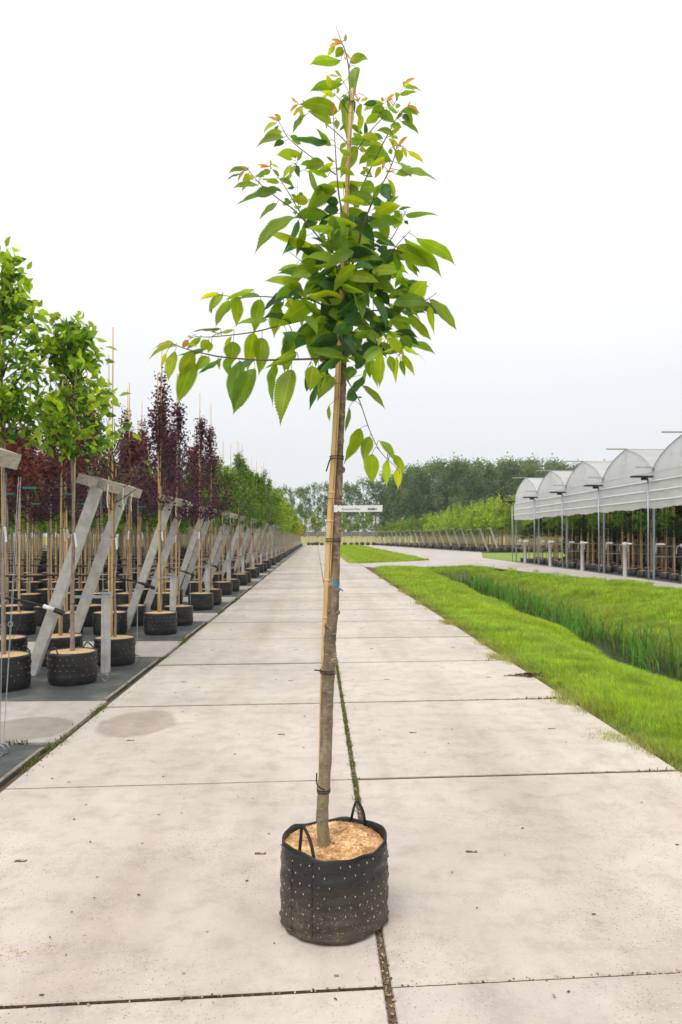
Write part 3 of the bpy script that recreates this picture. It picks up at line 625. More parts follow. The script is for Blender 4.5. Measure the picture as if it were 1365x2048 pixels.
def kind_for(n, row, k):
    if n == 0: return ['cherry_a', 'cherry_b', 'red_a', 'red_a'][min(k, 3)]
    if n == 1: return (['purple_a', 'bare_a', 'purple_b', 'red_a', 'purple_a', 'red_a'] if row == 0 else ['purple_b', 'red_a', 'purple_a', 'purple_b', 'red_a', 'green_b'])[k % 6]
    if n == 2: return ['purple_b', 'purple_a', 'purple_a', 'purple_b', 'red_a', 'purple_b', 'green_b'][k % 7] if row == 0 else rs.choice(['purple_a', 'purple_b', 'red_a'])
    if n == 3: return rs.choice(['green_b', 'lime_a', 'purple_b']) if k else 'green_b'
    if n in (4, 5): return rs.choice(['green_a', 'green_b', 'green_c', 'green_a'])
    if n < 10: return rs.choice(['green_b', 'lime_a', 'green_c', 'green_a'])
    if n < 16: return rs.choice(['lime_far', 'green_far', 'lime_far'])
    if n < 18: return rs.choice(['olive_far', 'green_far', 'lime_far'])
    if n < 26: return rs.choice(['yellow_a', 'yellow_a', 'lime_far'])
    return rs.choice(['olive_far', 'green_far', 'yellow_a'])
def bayname(n): return f'{ORD[n]} left bay'
massP = []
for n in range(0, 29):
    for row, ry in ((0, 9.35), (1, 10.75)):
        y = ry + BAY * n; sp = .82; xlim = -(.47 * y) + .25
        x = -2.98; k = 0
        if n == 0 and row == 0:
            place('cherry_a', -3.02, 9.40, 'foreground of the nearest bay beside the path'); place('cherry_b', -3.72, 9.05, 'cut by the left edge of the photo', group='potted trees in the left-hand bed'); continue
        if n == 0:
            for kx, (xx, yy, kk) in enumerate(((-2.86, 10.75, 'bare_a'), (-3.62, 10.75, 'red_a'), (-4.35, 10.6, 'red_a'), (-4.95, 10.9, 'purple_b'))):
                o = place(kk, xx, yy, f'{["leaf crown above the" , "second from path in the", "third from path in the", "fourth from path in the"][kx] if kx else "first from path in the"} back row, nearest left bay', sc=.93 if kx == 0 else 1)
            continue
        maxk = 40 if n < 5 else (7 if n < 8 else (3 if n < 14 else 2))
        while x > xlim and k < maxk:
            kd = kind_for(n, row, k); jx, jy = rs.uniform(-.05, .05), rs.uniform(-.06, .06); xx = x + (.12 if k == 0 else 0)
            sc = 1.0 if n < 6 else rs.uniform(1.0, 1.16)
            if n > 5 and k > 0: sc *= 1.08
            if n > 23: sc *= .92
            place(kd, xx + jx, y + jy, f'{ORD[k] if k else "first"} from path, {"front" if row == 0 else "back"} row of {bayname(n)}', sc)
            x -= sp; k += 1
        if n >= 5:
            while x > max(xlim, -26 if n > 12 else -60): massP.append((x, y, n)); x -= sp * (1 if n < 12 else 1.6)
print('potted individuals', cnt[0], 'mass', len(massP))
def mass(name, pts, label, kinds):
    """merged simple potted trees far inside the bed"""
    mb = MB(); P = []; D = []; S = []; C = []
    for (x, y, n) in pts:
        mb.lathe([(.27, 0), (.30, .4), (.02, .38)], 7, c=(x, y, 0), m=0)
        mb.tube([(x, y, .35), (x + .02, y, 2.6)], .022, 4, cap=False, m=1); a = rng.uniform(-.08, .08)
        mb.tube([(x + .06, y, .35), (x + .06 + a, y, 4.2 + rng.uniform(-.5, .7))], .014, 4, cap=False, m=2)
        kd = kinds(n); cols, tip, pt = PAL[kd]; m_ = 150; t = rng.random(m_); zc = 2.1 + t * rng.uniform(2.2, 3.0); r_ = .75 * np.interp(t, [0, .2, .5, 1], [.6, 1, .9, .1]) * np.sqrt(rng.random(m_)) ; a_ = rng.uniform(0, 6.28, m_)
        P.append(np.stack([x + r_ * np.cos(a_), y + r_ * np.sin(a_), zc], -1)); D.append(rng.normal(size=(m_, 3))); S.append(rng.uniform(.14, .3, m_))
        C.append(np.array(cols)[rng.integers(0, 3, m_)] * rng.uniform(.75, 1.25, (m_, 1)))
    mb.build(name, [M['pot'], M['greybark'], M['oldbamboo']])
    o = bpy.data.objects[name]; tag(o, label, 'potted trees', kind='stuff')
    o2 = leafcloud('crown', np.concatenate(P), np.concatenate(D), np.concatenate(S), np.concatenate(C), o, M['bgleaf'], ratio=.6)
mass('potted_tree_mass', massP, 'dense mass of potted trees deep in the left-hand bed', lambda n: rs.choice(['green', 'green', 'lime'] if n < 10 else (['lime', 'olive', 'green'] if n < 21 else ['yellow', 'olive', 'green'])))
# ------------------------------------------------------------------ leaning end frames, standpipes, anchors, hoses
def make_frame():
    r = empty('end_trestle', (0, 0, -50), 0, 'x', 'post frame')
    for y in (0, 1.32):
        b = MB(); b.bar((0, y, -.05), (.87, y, 2.44), .135, .12, up=(0, 1, 0)); b.build('post', M['post'], r)
    b = MB(); rot = Matrix.Rotation(R(19), 3, 'Y')
    b.box((.875, 1.02, 2.50), (.20, 2.0, .14), rot=rot); b.build('cap_plank', M['plank'], r)
    b = MB(); b.box((.80, -.18, 2.52), (.16, .34, .12), rot=rot); b.build('cap_block', M['plank'], r)
    b = MB()
    for (y, a) in ((.05, .1), (.75, .35), (1.40, -.1)):
        b = MB(); b.strap([(.93, y, 2.56), (.99, y + a * .3, 2.48), (.97, y + a * .4, 2.30), (.98, y + a * .5, 2.18)], (0, .035, 0), .004); b.build('strap', M['white'], r)
    return r
def make_short():
    r = empty('short_post', (0, 0, -50), 0, 'x', 'post'); b = MB(); b.bar((0, 0, -.05), (.01, 0, 1.03), .10, .10, up=(0, 1, 0)); b.build('post', M['post'], r)
    b = MB(); b.box((-.16, -.03, 1.00), (.50, .05, .035)); b.box((.0, -.0, 1.045), (.13, .13, .02)); b.build('bracket', M['steel'], r)
    return r
def make_anchor(top):
    r = empty('anchor_wire', (0, 0, -50), 0, 'x', 'anchor wire'); b = MB(); b.ring((0, 0, .04), .042, .008, 16); b.build('ring', M['wire'], r)
    b = MB(); b.tube([(0, 0, .08), top], .0028, 5); b.tube([(.0, 0, .08), Vector(top) + Vector((.02, 0, 0))], .0022, 5)
    b.ring(Vector((0, 0, .08)).lerp(Vector(top), .42), .02, .005, 8); b.build('wire', M['wire'], r); return r
FR = make_frame(); SH = make_short(); AN = make_anchor((-.16, .35, 2.36)); AN2 = make_anchor((-.17, .75, 2.36))
PR.update(dict(fr=FR, sh=SH, an=AN, an2=AN2))
for n in range(-1, 27):
    y = 9.9 + BAY * n; nm = 'foreground left bay' if n < 0 else bayname(n); dx = random.uniform(-.04, .04)
    inst(FR, (-3.70 + dx, y - (.45 if n < 0 else 0), -.01), random.uniform(-.02, .02), 1, f'leaning concrete post pair with timber cap, {nm}', 'leaning post frames along the path')
    if n >= 0: inst(SH, (-2.80, y + .17, -.01), 0, (1, 1, random.uniform(.97, 1.03)), f'short upright concrete post with metal bracket, {nm}', 'short posts along the path')
    if n < 12:
        inst(AN, (-2.64, y - .43, -.01), 0, 1, f'steel anchor wire with ground ring, front of {nm}', 'anchor wires')
        inst(AN2, (-2.60, y + 1.08, -.01), 0, 1, f'steel anchor wire with ground ring, back of {nm}', 'anchor wires')
# foreground anchor at the left edge
inst(AN, (-2.61, 6.28, -.01), -.12, 1, 'steel anchor wire and ring at the left photo edge', 'anchor wires')
for n in range(0, 9):
    y = 9.75 + BAY * n; nm = bayname(n); x0 = -(.5 * y) - 1
    r = empty('irrigation_hose', (x0, y, 0), 0, f'black irrigation hose strung across {nm}', 'hose', 'irrigation hoses'); off = (x0, y, 0)
    b = MB(off); e = -3.62 if n == 0 else -3.45
    P = [(x0 + (e - .9 - x0) * i / 8, y, 1.05 + .015 * math.sin(i * 2)) for i in range(9)] + [(e - .3, y, 1.0), (e + .12, y, .90)]
    b.tube(catmull(P, 3), .019, 7); b.build('hose', M['black'], r, smooth=True)
    b = MB(off); b.tube([(e + .12, y, .90), (e + .26, y, .85)], .028, 8); b.build('coupling', M['white'] if n == 0 else M['black'], r, smooth=True)
    b = MB(off); b.tube([(e + .26, y, .85), (e + .38, y, .80)], .034, 8); b.build('end_plug', M['black'], r)
    for q in range(4):
        b = MB(off)
        x = x0 + (e - x0) * (.3 + .2 * q); b.tube(catmull([(x, y, 1.03), (x + .1, y - .1, .75), (x + .05, y - .3, .45), (x + .2, y - .38, .42)], 4), .004, 4); b.build('drip_line', M['black'], r)
    for row, yy in ((0, 9.5), (1, 10.9)):
        yw = yy + BAY * n; r = empty('support_wire', (x0, yw, 0), 0, f'thin wire with teal clips, {"front" if row == 0 else "back"} row of {nm}', 'wire', 'support wires'); b = MB((x0, yw, 0))
        b.tube([(x0, yw, 2.40), (-2.85, yw, 2.42)], .004, 4); b.tube([(x0, yw, 2.28), (-2.85, yw, 2.30)], .0035, 4); b.build('wire', M['black'], r)
        x = -3.5
        while x > max(x0, -9):
            b = MB((x0, yw, 0)); b.tube([(x, yw - .01, 2.40), (x - .16, yw - .01, 2.40)], .014, 5); b.build('clip', M['teal'], r); x -= .82
# dark ponded hump of fabric by first bag: small sheet roll
# ------------------------------------------------------------------ right-hand far row
import itertools
A0, B0 = C2W(17.7, 84), C2W(7.6, 155); dirv = (B0 - A0).normalized(); ndir = Vector((dirv.y, -dirv.x, 0)); rz = math.atan2(dirv.y, dirv.x) - math.pi / 2
mP = []
FR2 = empty('tension_post', (0, 0, -50), 0, 'x', 'post'); PR['fr2'] = FR2
b = MB(); b.bar((0, 0, -.05), (.95, 0, 2.6), .17, .17, up=(0, 1, 0)); b.build('post', M['post'], FR2); b = MB(); b.box((.95, .2, 2.66), (.22, .9, .12)); b.build('cap_plank', M['plank'], FR2)
b = MB(); b.strap([(1.0, .1, 2.66), (1.3, .1, 2.64), (1.5, .1, 2.5)], (0, .09, .03), .02); b.build('strap', M['white'], FR2)
for n in range(21):
    p = A0 + dirv * 3.6 * n; inst(FR2, (p.x, p.y, 0), math.pi - YAW, (1, 1, rs.uniform(.97, 1.05)), f'grey post leaning left, {ORD[n]} in the far right row', 'leaning posts of the far right row')
for n in range(16):
    p = A0 + dirv * BAY * n
    for row in (0, 1):
        for k in range(6 if n < 4 else 2):
            kd = ['bright_far', 'bright_far', 'lime_far', 'bright_far', 'lime_far', 'olive_far'][(n * 3 + k * 5 + row) % 6] if n < 7 else ['olive_far', 'green_far', 'olive_far', 'lime_far'][(n + k + row) % 4]
            q = p + dirv * (row * 1.6 - .6) + ndir * (-.45 + .95 * k); sc = (1.36 - .035 * n) * rs.uniform(.93, 1.05)
            place(kd, q.x, q.y, f'{ORD[k] if k else "first"} from path, {"front" if row == 0 else "back"} row, {ORD[n]} far right bay', sc, 'potted trees in the far right row')
        for k in range(6 if n < 4 else 2, 30 if n < 8 else 14): q = p + dirv * (row * 1.6) + ndir * (-.4 + 1.1 * k); mP.append((q.x, q.y, 12 if n < 7 else 16))
mass('far_tree_mass', mP, 'dense mass of potted trees in the far right row', lambda n: rs.choice(['green', 'lime', 'olive']))
mb = MB(); 
for n in range(16):
    p = A0 + dirv * (BAY * n - 1.6); q = p + dirv * 2.9; e = ndir * -2.2; f = ndir * 14
    mb.add([(p + e) + Vector((0, 0, .02)), (p + f) + Vector((0, 0, .02)), (q + f) + Vector((0, 0, .02)), (q + e) + Vector((0, 0, .02))], [(0, 1, 2, 3)])
o = mb.build('far_weed_fabric', M['fabric']); o['kind'] = 'structure'
for o in [bpy.data.objects['far_weed_fabric']]: o.name = 'weed_fabric'
a, b_, c_, d_ = [A0 + ndir * s + dirv * t for s, t in ((-13, -30), (16, -30), (16, 74), (-6, 74))]
sheet('far_concrete', [(9.0, 60), (13.4, 60), (18.2, 82), (10.6, 152), (9.0, 152)], .003, M['sidepath'], th=.01).name = 'side_path'
# far end: potted trees, net fence
for i, px in enumerate((618, 626, 634, 644, 690, 703, 714, 725, 736, 748)):
    p = C2W((px - CX) / FPX * 147, 147); kd = ['lime_far', 'olive_far', 'lime_far', 'green_far'][i % 4]
    place(kd, p.x, p.y, f'{ORD[i] if i else "first"} from the left in the row closing the path', [1.35, 1.2, 1.5, 1.2, 1.4, 1.25, 1.35, 1.5, 1.45, 1.4][i], 'potted trees at the far end of the path')
r = empty('net_fence', (0, 172, 1.4), 0, 'long dark grey windbreak net fence at the far end', 'fence'); b = MB((0, 172, 1.4)); b.box((18, 172, 2.25), (90, .04, 1.1)); b.build('net', M['net'], r)
for k in range(23):
    b = MB((0, 172, 1.4)); b.box((-26 + 4 * k, 171.9, 2.15), (.12, .1, 1.6)); b.build('fence_post', M['post'], r)

# ------------------------------------------------------------------ poplar windbreak
def poplar(seed, Hh, rad, dens, base=2.0):
    g = np.random.default_rng(seed); root = empty('poplar_tree', (0, 0, -80), 0, 'x', 'tree'); b = MB()
    pts = [(g.normal(0, .12), g.normal(0, .12), Hh * i / 8) for i in range(9)]; b.tube(pts, [.38 * (1 - i / 8.6) for i in range(9)], 6, m=0)
    P = []; D = []; C = []; nb = int(34 * dens)
    for k in range(nb):
        t = g.uniform(.10, .97); z = Hh * t; a = g.uniform(0, 6.28); rr = rad * np.interp(t, [.08, .3, .6, .85, 1], [.75, 1, 1, .85, .55]) * g.uniform(.5, 1.1)
        e = Vector((rr * math.cos(a), rr * math.sin(a), min(z + rr * .6, Hh))); b.tube([(0, 0, z * .93), e * .55 + Vector((0, 0, z * .42)), e], [.09, .06, .02], 4, cap=False)
        m_ = int(105 * (1 - .3 * t)); cr_ = rad * g.uniform(.28, .46); c0 = np.array(e)
        q = c0 + g.normal(size=(m_, 3)) * np.array([cr_ * .55, cr_ * .55, cr_ * .75]); P.append(q); D.append(g.normal(size=(m_, 3)))
        C.append(np.array([.17, .26, .12]) * g.uniform(.8, 1.2) * g.uniform(.85, 1.15, (m_, 1)))  # lightened, greyed leaf colour; part of the distance haze is painted into it
    b.build('trunk', M['greybark'], root)
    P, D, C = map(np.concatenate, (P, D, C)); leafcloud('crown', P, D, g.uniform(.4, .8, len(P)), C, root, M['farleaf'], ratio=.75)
    return root
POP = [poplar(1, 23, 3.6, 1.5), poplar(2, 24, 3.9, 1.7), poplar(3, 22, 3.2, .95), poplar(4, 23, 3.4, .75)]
PR.update({f'pop{i}': p for i, p in enumerate(POP)})
def top_y(px): return float(np.interp(px, [500, 620, 700, 760, 800, 850, 900, 1000, 1120, 1300], [968, 962, 955, 952, 935, 924, 917, 912, 922, 925]))
j = 0
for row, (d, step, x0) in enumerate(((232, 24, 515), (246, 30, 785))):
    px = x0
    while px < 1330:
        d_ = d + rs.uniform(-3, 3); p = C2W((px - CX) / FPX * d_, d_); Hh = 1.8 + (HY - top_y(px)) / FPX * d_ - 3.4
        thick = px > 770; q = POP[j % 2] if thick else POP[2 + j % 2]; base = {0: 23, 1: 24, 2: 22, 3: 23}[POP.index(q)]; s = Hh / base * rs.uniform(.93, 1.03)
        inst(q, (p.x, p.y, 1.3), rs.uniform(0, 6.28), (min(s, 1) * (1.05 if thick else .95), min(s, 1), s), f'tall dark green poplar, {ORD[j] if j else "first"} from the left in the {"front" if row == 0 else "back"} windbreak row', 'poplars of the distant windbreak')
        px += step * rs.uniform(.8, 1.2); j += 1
    j = 0
# ------------------------------------------------------------------ greenhouse
g0, g1 = C2W(12.75, 30.6), C2W(12.2, 52.5); gd = (g1 - g0).normalized(); grz = math.atan2(gd.y, gd.x) - math.pi / 2; BW = 5.475
gh = empty('film_greenhouse', tuple(g0), grz, 'white film greenhouse with five arched bays and open side', 'greenhouse')
def arch(u): u = abs(u); return 4.48 + 1.16 * (1 - .55 * u - .45 * u ** 3.6)
for k in range(-1, 4):
    y0 = BW * k; n = 18; ys = [y0 + BW * i / n for i in range(n + 1)]; zs = [arch(2 * i / n - 1) for i in range(n + 1)]
    mb = MB(); xs = [-.03, 6, 12, 18]
    for xi in range(len(xs)):
        for y, z in zip(ys, zs): mb.v.append((xs[xi], y, z + (0.012 if xi else 0))); mb.c.append((1, 1, 1))
    for xi in range(len(xs) - 1):
        for i in range(n): a = xi * (n + 1) + i; mb.f.append((a, a + 1, a + n + 2, a + n + 1)); mb.m.append(0)
    mb.build('roof', M['film'], gh, smooth=True)
    mb = MB(); vs = []
    for y, z in zip(ys, zs): vs += [(0, y, 4.0), (0.0, y, z - .01)]
    mb.add(vs, [(2 * i, 2 * i + 2, 2 * i + 3, 2 * i + 1) for i in range(n)]); mb.build('gable', M['film'], gh)
    mb = MB(); mb.tube([(-.04, y, z) for y, z in zip(ys, zs)], .026, 6); mb.tube([(.03, y0 + BW / 2, 4.0), (.03, y0 + BW / 2, 5.55)], .02, 5); mb.tube([(.03, y0 + .1, 4.42), (.03, y0 + BW - .1, 4.42)], .018, 5)
    for s in (-1, 1): mb.tube([(.03, y0 + BW / 2, 5.5), (.03, y0 + BW / 2 + s * .9, 4.02)], .013, 4)
    mb.build('arch_frame', M['steel'], gh)
    mb = MB(); mb.box((-.42, y0 + BW / 2, 5.66), (.95, .10, .05)); mb.tube([(0, y0 + BW / 2, 5.64), (18, y0 + BW / 2, 5.64)], .03, 6); mb.build('ridge_beam', M['plank'], gh)
def curt(y, z): return -.09 - .03 * math.sin(y * 1.7) * (4 - z) - .02 * math.sin(y * 5.1 + 1) * (4 - z)
mb = MB(); ny = 150; zz = [4.02, 3.82, 3.63, 3.44, 3.25, 3.08, 2.93]
yv = [-BW + (5 * BW) * i / ny for i in range(ny + 1)]
mb.add([(curt(y, z), y, z + (.03 * math.sin(y * 2.3) + .015 * math.sin(y * 9) if z < 3 else 0)) for z in zz for y in yv], [(j * (ny + 1) + i, j * (ny + 1) + i + 1, (j + 1) * (ny + 1) + i + 1, (j + 1) * (ny + 1) + i) for j in range(len(zz) - 1) for i in range(ny)])
mb.build('side_curtain', M['film'], gh, smooth=True)
mb = MB(); ye = 4 * BW + .02; mb.add([(curt(ye, z) + x, ye, z) for z in zz for x in (0, 3, 8, 18)], [(j * 4 + i, j * 4 + i + 1, (j + 1) * 4 + i + 1, (j + 1) * 4 + i) for j in range(len(zz) - 1) for i in range(3)]); mb.build('end_curtain', M['film'], gh)
mb = MB()
for z in (4.03, 3.63, 3.25): mb.tube([(curt(y, z) - .03, y, z) for y in yv[::3]], .035 if z < 4 else .028, 6)
mb.build('curtain_roll', M['white'], gh, smooth=True)
for k in range(-1, 5):
    y = BW * k
    mb = MB(); mb.tube([(-.20, y, 0), (-.22, y + .03, 4.15)], .032, 8); mb.build('post', M['steel'], gh, smooth=True)
    mb = MB(); mb.box((.13, y + .25, 1.95), (.07, .07, 3.9)); mb.build('post', M['steel'], gh)
    mb = MB(); mb.tube([(4.5, y + .1, 0), (4.5, y + .1, 4.5)], .04, 6); mb.tube([(10, y + .1, 0), (10, y + .1, 4.5)], .04, 6); mb.build('inner_post', M['steel'], gh)
    mb = MB(); mb.box((-.48, y, 4.22), (.85, .26, .07)); mb.box((-.38, y, 4.13), (.22, .14, .10)); mb.build('shelf_bracket', M['ink'], gh)
    mb = MB(); mb.box((-.35, y, 4.60), (.75, .06, .04)); mb.box((9, y, 4.53), (18, .16, .07)); mb.build('gutter', M['plank'], gh)
    mb = MB()
    for z, yo in ((1.38, .12), (.95, .12)): mb.tube([(.1, y + yo, z), (18, y + yo, z)], .022, 6)
    mb.build('rail', M['steel'], gh)
Rg = Matrix.Rotation(grz, 3, 'Z')
def gw(x, y, z=0): return g0 + Rg @ Vector((x, y, z))
fl = [gw(-.05, -7.5), gw(19, -7.5), gw(19, 22.2), gw(-.05, 22.2)]; sheet('greenhouse_floor', [(p.x, p.y) for p in fl], .01, M['fabric'], th=.01)
# concrete standpipes
def make_stand():
    r = empty('standpipe', (0, 0, -50), 0, 'x', 'standpipe'); b = MB(); b.lathe([(.095, 0), (.09, 1.35), (.115, 1.36), (.12, 1.46), (.10, 1.52), (.0, 1.53)], 14); b.build('column', M['palepost'], r, smooth=True)
    b = MB(); b.tube([(.1, -.45, 1.46), (.1, .55, 1.44)], .035, 8); b.build('cross_pipe', M['white'], r, smooth=True)
    for s, q in ((-.4, .2), (.5, .35)):
        b = MB(); b.strap(catmull([(.1, s, 1.46), (.05, s + q * .3, 1.42), (0, s + q * .45, 1.28), (.02, s + q * .5, 1.12)], 3), (.045, .03, 0), .006); b.build('ribbon', M['white'], r)
    return r
ST = make_stand(); PR['st'] = ST
for k in range(5):
    p = gw(-.05, BW * (k - .5)); inst(ST, tuple(p), grz, 1, f'pale concrete standpipe with white cross pipe, {ORD[k]} along the greenhouse side', 'standpipes along the greenhouse')
for k in range(0, 5):
    p = gw(.35, BW * k + .1, 0); r = empty('hanging_pipe', tuple(p), grz, f'white angled pipe end beside the {ORD[k]} greenhouse post', 'pipe', 'white pipe ends'); b = MB()
    b.tube([(0, -.35, 1.46), (0, .38, 1.46), (0, .42, 1.40), (0, .44, 1.12)], .035, 8); b.build('pipe', M['white'], r, smooth=True)
def topi(kind, H0, H1, rad, n, leaf, sH, seed):
    random.seed(seed); r = potted(kind, 'x', H0, H1, rad, n, leaf, .1, potr=.235, poth=.30, stake=sH, prof=[(0, .5), (.2, .9), (.5, 1), (.8, .85), (1, .4)], ntw=24, old=False, detail=False, stem=.02, name='small_potted_tree'); r['category'] = 'potted tree'; return r
PAL['yew'] = ([(.018, .045, .018), (.03, .065, .022), (.012, .03, .014)], (.06, .11, .03), .05)
PR['yew_a'] = topi('yew', 1.75, 2.35, .36, 900, .06, 3.3, 1); PR['yew_b'] = topi('yew', 2.0, 2.8, .42, 900, .07, 3.6, 2); PR['yew_c'] = topi('green', 2.2, 3.0, .45, 500, .09, 3.4, 3)
random.seed(11)
DESC.update(yew_a='ball-headed dark evergreen', yew_b='tall dark evergreen', yew_c='leafy green')
for c_i, x in enumerate((.55, 1.45, 2.4)):
    yy = -5.2; i = 0
    while yy < 21.5:
        kd = rs.choice(['yew_a', 'yew_a', 'yew_b', 'yew_c']); p = gw(x + rs.uniform(-.15, .15), yy + rs.uniform(-.12, .12)); cnt[0] += 1
        inst(PR[kd], (p.x, p.y, .012), rs.uniform(0, 6.28), (1, 1, rs.uniform(.9, 1.08)), f'{DESC[kd]} tree in small black pot, {["front", "second", "third"][c_i]} greenhouse row, {ORD[i] if i else "first"} from the near end', 'small potted trees under the greenhouse'); yy += .92; i += 1
mP = [(*gw(x + rs.uniform(-.2, .2), y)[:2], 0) for x in (3.3, 4.1, 4.9, 5.7, 6.5, 7.5) for y in np.arange(-5.5, 21.5, 1.05)]
PAL['dark'] = PAL['yew']
mass('greenhouse_tree_mass', mP, 'dense mass of dark potted trees deep in the greenhouse', lambda n: 'dark')
def hedge(name, x0, x1, y0, y1, z0, z1, n, pal, size, label, f=gw):
    P = np.stack([rng.uniform(x0, x1, n), rng.uniform(y0, y1, n), rng.uniform(z0, z1, n)], -1); P[:, 2] -= (rng.random(n) ** 3) * .3
    Wp = np.array([tuple(f(*p)) for p in P]); C = np.array(PAL[pal][0])[rng.integers(0, 3, n)] * rng.uniform(.7, 1.3, (n, 1))
    o = leafcloud(name, Wp, rng.normal(size=(n, 3)), rng.uniform(size * .6, size * 1.3, n), C, None, M['bgleaf'], ratio=.7); tag(o, label, 'hedge', kind='stuff')
hedge('evergreen_mass', 8.5, 10, -6, 22, .0, 3.6, 14000, 'yew', .34, 'dark evergreen foliage closing the back of the greenhouse')
hedge('evergreen_end', 3.5, 9.5, 21.5, 22.3, .2, 3.2, 3500, 'yew', .3, 'dark evergreen foliage at the far end of the greenhouse')
hedge('evergreen_tops', 2.8, 7, -6, 22, 2.3, 3.3, 7000, 'yew', .22, 'dark evergreen tops under the greenhouse roof')
# ------------------------------------------------------------------ litter
b = MB(); p = G(1050, 1353)
for k in range(9):
    q = Vector((p.x + .12 + random.uniform(-.10, .12), p.y + random.uniform(-.05, .05), .012)); b.tube(catmull([q, q + Vector((random.uniform(-.16, -.03), random.uniform(-.05, .05), random.uniform(.0, .03))), q + Vector((random.uniform(-.3, -.1), random.uniform(-.05, .05), 0))], 3), .005, 4)
tw_ = empty('fallen_twig', (p.x, p.y, 0), 0, 'dark purple fallen twig with leaves beside the grass', 'twig'); o = b.build('stem', M['darktwig'], tw_); o.location = (-p.x, -p.y, 0)
n = 46; P = np.stack([rng.normal(.10, .07, n), rng.normal(0, .035, n), rng.uniform(.008, .04, n)], -1); leafcloud('leaves', P, rng.normal(size=(n, 3)) * np.array([1, 1, .2]), rng.uniform(.04, .075, n), np.array(PAL['purple'][0])[rng.integers(0, 3, n)], tw_, M['bgleaf'])
# ------------------------------------------------------------------ the cherry in the foreground
POTC = W(667, HY + CAMZ * FPX / 3.54, 3.54); POTC.z = 0; OFF = POTC.copy(); OFF.z = .006
hero = empty('potted_cherry_tree', tuple(OFF), 0, 'tall staked cherry tree in black grow bag standing in the middle of the path', 'potted tree')
TH = 96
def rimz(a): return .372 + .010 * math.sin(2 * a + .6) + .006 * math.sin(5 * a + 1) + .003 * math.sin(11 * a) + .010 * max(0, math.cos(a - .45)) ** 8
def rad_at(a, t):
    r = .2465 + .004 * math.sin(3 * a + 1) + .003 * math.sin(5 * a + 2.2)
    r += .006 * math.sin(math.pi * t) + .0022 * math.sin(26 * t + 2 * math.sin(a * 3)) + .0016 * math.sin(48 * t + 3 * math.sin(a * 2 + 1)) + .003 * (1 - t) - .004 * (t > .97) + .006 * math.exp(-((a - .45) / .16) ** 2) * t
    r += .0022 * math.exp(-((t - .0) / .08) ** 2) * math.sin(19 * a)
    return r
b = MB(); NT = 40; vs = []
for j in range(NT + 1):
    t = j / NT
    for k in range(TH):
        a = 2 * math.pi * k / TH; a_ = (a + math.pi) % (2 * math.pi) - math.pi; r = rad_at(a_, t)
        if j == 0: r *= .985
        if j == 1: r += .007 + .003 * math.sin(17 * a)
        vs.append((r * math.cos(a), r * math.sin(a), rimz(a) * t))
for j in range(4):
    for k in range(TH):
        a = 2 * math.pi * k / TH; a_ = (a + math.pi) % (2 * math.pi) - math.pi; r = rad_at(a_, 1) - [.002, .006, .007, .010][j]; vs.append((r * math.cos(a), r * math.sin(a), rimz(a) + [.004, .002, -.02, -.06][j]))
b.add(vs, [(j * TH + k, j * TH + (k + 1) % TH, (j + 1) * TH + (k + 1) % TH, (j + 1) * TH + k) for j in range(NT + 4) for k in range(TH)], 0)
# punched holes with chips poking through, and the stitched hem
for j in range(7):
    for k in range(34):
        a = 2 * math.pi * (k + .5 * (j % 2)) / 34 + random.uniform(-.012, .012); z = .335 - .043 * j + random.uniform(-.004, .004); a_ = (a + math.pi) % (2 * math.pi) - math.pi; r = rad_at(a_, z / .372) + .0005
        b.box((r * math.cos(a), r * math.sin(a), z), (.004, random.uniform(.0025, .0045), random.uniform(.005, .010)), rot=Matrix.Rotation(a, 3, 'Z') @ Matrix.Rotation(random.uniform(-.4, .4), 3, 'X'), m=1 if random.random() < .7 else 2)
for k in range(150):
    a = 2 * math.pi * k / 150; a_ = (a + math.pi) % (2 * math.pi) - math.pi; r = rad_at(a_, 1) + .0015; z = rimz(a) - .009
    b.box((r * math.cos(a), r * math.sin(a), z), (.003, .0035, .014), rot=Matrix.Rotation(a, 3, 'Z') @ Matrix.Rotation(.35, 3, 'X'), m=2)
for px0 in (626, 597 - 12):
    x = (px0 - CX) / FPX * 3.31 - (667 - CX) / FPX * 3.54; a = math.atan2(-math.sqrt(max(.2465 ** 2 - x * x, 0)), x) - YAW
    a_ = (a + math.pi) % (2 * math.pi) - math.pi
    for q in range(44): z = .362 - q * .0082; r = rad_at(a_, z / .372) + .001; b.box((r * math.cos(a), r * math.sin(a), z), (.003, .003, .0055), rz=a, m=2)
b.build('grow_bag', [M['bag'], M['soil'], M['ink']], hero, smooth=True)
# chip surface with scattered chips
vs = []; fs = []; NR, NA = 26, 72; b = MB()
def soilz(x, y): return .350 + .012 * math.sin(9 * x + 1) * math.sin(8 * y) + .010 * math.exp(-((x - .09) ** 2 + (y + .06) ** 2) / .008) - .014 * math.exp(-((x + .04) ** 2 + (y + .02) ** 2) / .004) + random.uniform(-.003, .003)
for i in range(NR + 1):
    for k in range(NA): r = .238 * i / NR; a = 2 * math.pi * k / NA; vs.append((r * math.cos(a), r * math.sin(a), soilz(r * math.cos(a), r * math.sin(a))))
b.add(vs, [(i * NA + k, (i + 1) * NA + k, (i + 1) * NA + (k + 1) % NA, i * NA + (k + 1) % NA) for i in range(NR) for k in range(NA)])
for q in range(2600):
    r = .236 * math.sqrt(random.random()); a = random.uniform(0, 6.28); x, y = r * math.cos(a), r * math.sin(a); s = random.uniform(.002, .0065)
    b.box((x, y, soilz(x, y) + .002), (s, s * .45, .0012), rot=Matrix.Rotation(random.uniform(0, 6.28), 3, 'Z') @ Matrix.Rotation(random.uniform(-.7, .7), 3, 'X') @ Matrix.Rotation(random.uniform(-.5, .5), 3, 'Y'))
b.build('wood_chips', M['chips'], hero)
